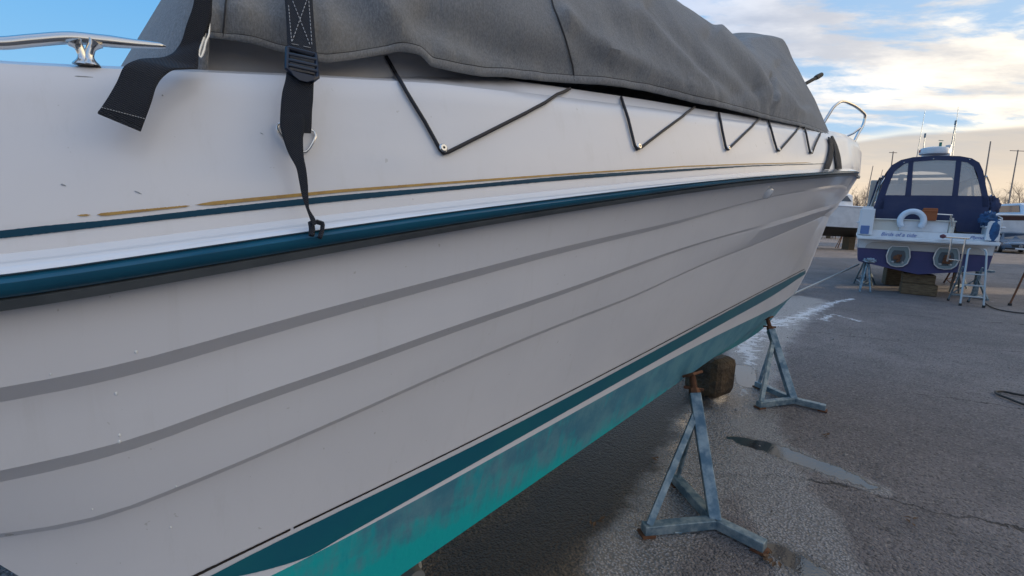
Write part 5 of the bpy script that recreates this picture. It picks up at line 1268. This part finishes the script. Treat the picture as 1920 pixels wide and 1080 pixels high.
# car facing us
def car(label, loc, rz):
    e = empty('parked_car', (0, 0, 0), label, 'car')
    secs = [  # x (front +), half width, z bottom, z shoulder, z top, half width top
     (2.25, .70, .32, .62, .66, .55), (2.15, .84, .22, .66, .74, .62), (1.7, .90, .20, .74, .84, .66), (1.05, .91, .20, .82, .93, .66), (.95, .91, .20, .84, .97, .66), (.25, .92, .20, .88, 1.36, .58), (-.3, .92, .20, .89, 1.44, .56), (-1.0, .92, .20, .90, 1.38, .56), (-1.7, .90, .22, .92, 1.08, .60), (-2.2, .82, .28, .88, .98, .60), (-2.3, .74, .38, .80, .86, .55)]
    q = M(); q.grid([[Vector((x, -w_*.9, zb_)), Vector((x, -w_, (zb_+zs)/2)), Vector((x, -w_*.98, zs)), Vector((x, -wt, zt2)), Vector((x, 0, zt2+.03)), Vector((x, wt, zt2)), Vector((x, w_*.98, zs)), Vector((x, w_, (zb_+zs)/2)), Vector((x, w_*.9, zb_))] for x, w_, zb_, zs, zt2, wt in secs])
    q.f.append(tuple(range(9))); q.f.append(tuple(range(90, 99))); obj('body', q, MT['car'], e, smooth=True, local=True, ang=40)
    def quad(name, pts, mt, par=None):
        q = M(); q.add(pts, [(0, 1, 2, 3)]); return obj(name, q, MT[mt], par or e, local=True, solid=.015)
    quad('windscreen', [(.98, -.62, .965), (.98, .62, .965), (.30, .54, 1.36), (.30, -.54, 1.36)], 'glass')
    for sy in (-1, 1):
        quad('side_window', [(.85, sy*.885, .93), (-1.5, sy*.88, .95), (-1.0, sy*.60, 1.35), (.2, sy*.62, 1.33)], 'glass')
        q = M(); q.prism([(2.20, sy*.50, .58), (2.24, sy*.50, .70), (2.06, sy*.80, .74), (2.02, sy*.86, .66), (2.14, sy*.78, .58)], (.03, 0, 0)); obj('headlight', q, MT['alu'], e, local=True)
        q = M(); q.box((.75, sy*1.0, .98), (.12, .16, .11)); obj('wing_mirror', q, MT['car'], e, local=True, bevel=.02)
        for x in (1.42, -1.38):
            q = M(); q.lathe((x, sy*.84, .31), [(.001, -.1), (.22, -.1), (.31, -.09), (.32, 0), (.31, .09), (.22, .1), (.001, .1)], 22, 'Y'); wh = obj('wheel', q, MT['rubber'], e, local=True, smooth=True)
            q = M(); q.lathe((x, sy*.90, .31), [(.001, sy*.045), (.20, sy*.045), (.21, sy*.03)], 14, 'Y'); obj('rim', q, MT['alu'], wh, local=True)
    q = M(); q.prism([(2.25, -.42, .42), (2.25, .42, .42), (2.22, .48, .60), (2.22, -.48, .60)], (.03, 0, 0)); gl_ = obj('grille', q, MT['black'], e, local=True)
    q = M(); ring = [(2.30, .09*math.cos(t), .52+.09*math.sin(t)) for t in np.linspace(0, 2*PI, 20)]; q.tube(ring, .012, 6)
    for a_ in (90, 210, 330): q.tube([(2.30, 0, .52), (2.30, .085*math.cos(R(a_)), .52+.085*math.sin(R(a_)))], .010, 5)
    obj('badge', q, MT['alu'], gl_, local=True)
    q = M(); q.box((2.27, 0, .34), (.03, .52, .11)); obj('number_plate', q, MT['gel2'], e, local=True)
    q = M(); q.prism([(2.24, -.80, .26), (2.24, .80, .26), (2.24, .74, .38), (2.24, -.74, .38)], (.02, 0, 0)); obj('lower_intake', q, MT['black'], e, local=True)
    e.matrix_basis = Matrix.Translation(Vector(loc))@Matrix.Rotation(rz, 4, 'Z'); return e
cg = ground(1893, 475); d_ = -Vector(cg).normalized()
car('grey blue saloon car parked facing the camera below the white boat at the right edge', Vector((cg[0], cg[1], 0))-d_*2.2, math.atan2(d_.y, d_.x)+R(12))

# masts and poles
def mast(px0, py0, px1, py1, dist, r_, label, cross=None):
    a = ray(px0, py0); a = Vector(CAM+a*(dist/a[1])); c = ray(px1, py1); c = Vector(CAM+c*(dist/c[1]))
    v = (a-c); base_ = a+v*((a.z)/(-v.z)) if v.z < -1e-3 else Vector((a.x, a.y, 0)); base_.z = 0
    e = empty('mast', base_, label, 'mast', group='thin masts beyond the yard')
    q = M(); q.tube([base_, c], [r_*1.2, r_*.7], 8); obj('pole', q, MT['mastgrey'], e, smooth=True)
    if cross: q = M(); q.tube([c+Vector((-cross, 0, -.1)), c+Vector((cross, 0, -.1))], r_*.5, 6); obj('cross_tree', q, MT['mastgrey'], e)
mast(1672, 307, 1675, 284, 45, .06, 'thin dark mast rising directly left of the canopy top', .35)
mast(1849, 320, 1857.5, 265, 45, .07, 'brownish mast leaning right, first one right of the canopy')
mast(1899, 337, 1909, 281, 50, .07, 'brown pole with a short cross arm farthest right', .8)
mast(1629, 350, 1637, 311, 50, .05, 'faint thin mast over the bare bushes left of the cruiser')
mast(1648, 345, 1655, 318, 60, .04, 'faintest of the masts, close to the left canopy edge')

MT['twigc'] = mat('bare_twigs', (.20, .15, .12), .9)
def bare_tree(label, loc, h, spread, seed, n0=12, depth=4):
    rnd = random.Random(seed); e = empty('bare_tree', loc, label, 'tree', group='bare winter trees beyond the yard'); tr = M(); tw = M(); loc = Vector(loc)
    def grow(p, d, ln, r_, k, mm_):
        q1 = p+d*ln*.5+Vector((rnd.uniform(-.1, .1), rnd.uniform(-.1, .1), 0))*ln; q2 = p+d*ln
        mm_.tube([p, q1, q2], [r_, r_*.8, r_*.6], 4 if k < depth-1 else 5, cap=False)
        if k == 0: return
        for _ in range(3 if k > 1 else 4):
            nd = (d+Vector((rnd.uniform(-1, 1), rnd.uniform(-1, 1), rnd.uniform(-.25, .75)))*spread).normalized(); grow(q2 if rnd.random() < .6 else q1, nd, ln*rnd.uniform(.6, .85), r_*.55, k-1, tw)
    tr.tube([loc, loc+Vector((0, 0, h*.3))], [.14, .10], 8)
    for _ in range(n0):
        d = Vector((rnd.uniform(-1, 1), rnd.uniform(-1, 1), rnd.uniform(.4, 1.4))).normalized(); grow(loc+Vector((0, 0, h*rnd.uniform(.12, .3))), d, h*.20, .05, depth, tw)
    obj('trunk', tr, MT['twig'], e); obj('crown', tw, MT['twigc'], e)
for i, (px, dist, h, lab) in enumerate(((1898, 55, 8.6, 'tallest bare brown tree, right of the canopy'), (1925, 58, 8.4, 'bare twiggy tree cut by the right edge'), (1868, 62, 7.0, 'low bare bush peeping out beside the canopy edge'), (1622, 60, 8.0, 'bare bush seen left of the cruiser above the white boat'), (1645, 64, 8.8, 'grey bare tree touching the left canopy edge'), (1600, 66, 7.6, 'bare bush close to the big bow'), (1960, 60, 6.5, 'bare tree outside the right edge'))):
    bare_tree(lab, gp2(px, dist), h, .75, i+3)

# sheds added out of view to shade the yard and leave a sun strip
def shed(label, c, size, rz):
    e = empty('shade_shed', c, label, 'shed', rz=rz); c = Vector(c)
    q = M(); q.box(c+Vector((0, 0, size[2]/2)), size, rz); obj('wall', q, mat('shade_shed_cladding', (.30, .31, .32), .7, var=(.24, .25, .26), vscale=2), e)
    Rm = Matrix.Rotation(rz, 3, 'Z'); hx, hy, h = size[0]/2+.3, size[1]/2+.3, size[2]
    q = M(); pts = [(-hx, -hy, h), (hx, -hy, h), (hx, 0, h+1.0), (-hx, 0, h+1.0), (hx, hy, h), (-hx, hy, h)]; q.add([c+Rm@Vector(p) for p in pts], [(0, 1, 2, 3), (3, 2, 4, 5), (0, 3, 5), (1, 4, 2)]); obj('roof', q, mat('shade_shed_roof_sheet', (.12, .13, .14), .6), e)
    for k in range(3): q = M(); q.box(c+Rm@Vector((-size[0]/2-.02, -size[1]/2+size[1]*(k+.5)/3, 1.6)), (.05, min(3.0, size[1]/4), 3.2), rz); obj('door', q, mat('shade_shed_door', (.15, .2, .28), .6), e)
shed('added long grey shed out of view on the right, shading the yard', (31, -6, 0), (6, 31, 8.2), 0)
shed('added low grey shed out of view, shading the ground round the cruiser', (31, 11.0, 0), (6, 3.0, 5.0), 0)
shed('added grey shed out of view, shading the ground beyond the sun strip', (34, 18.6, 0), (6, 9.0, 5.0), 0)
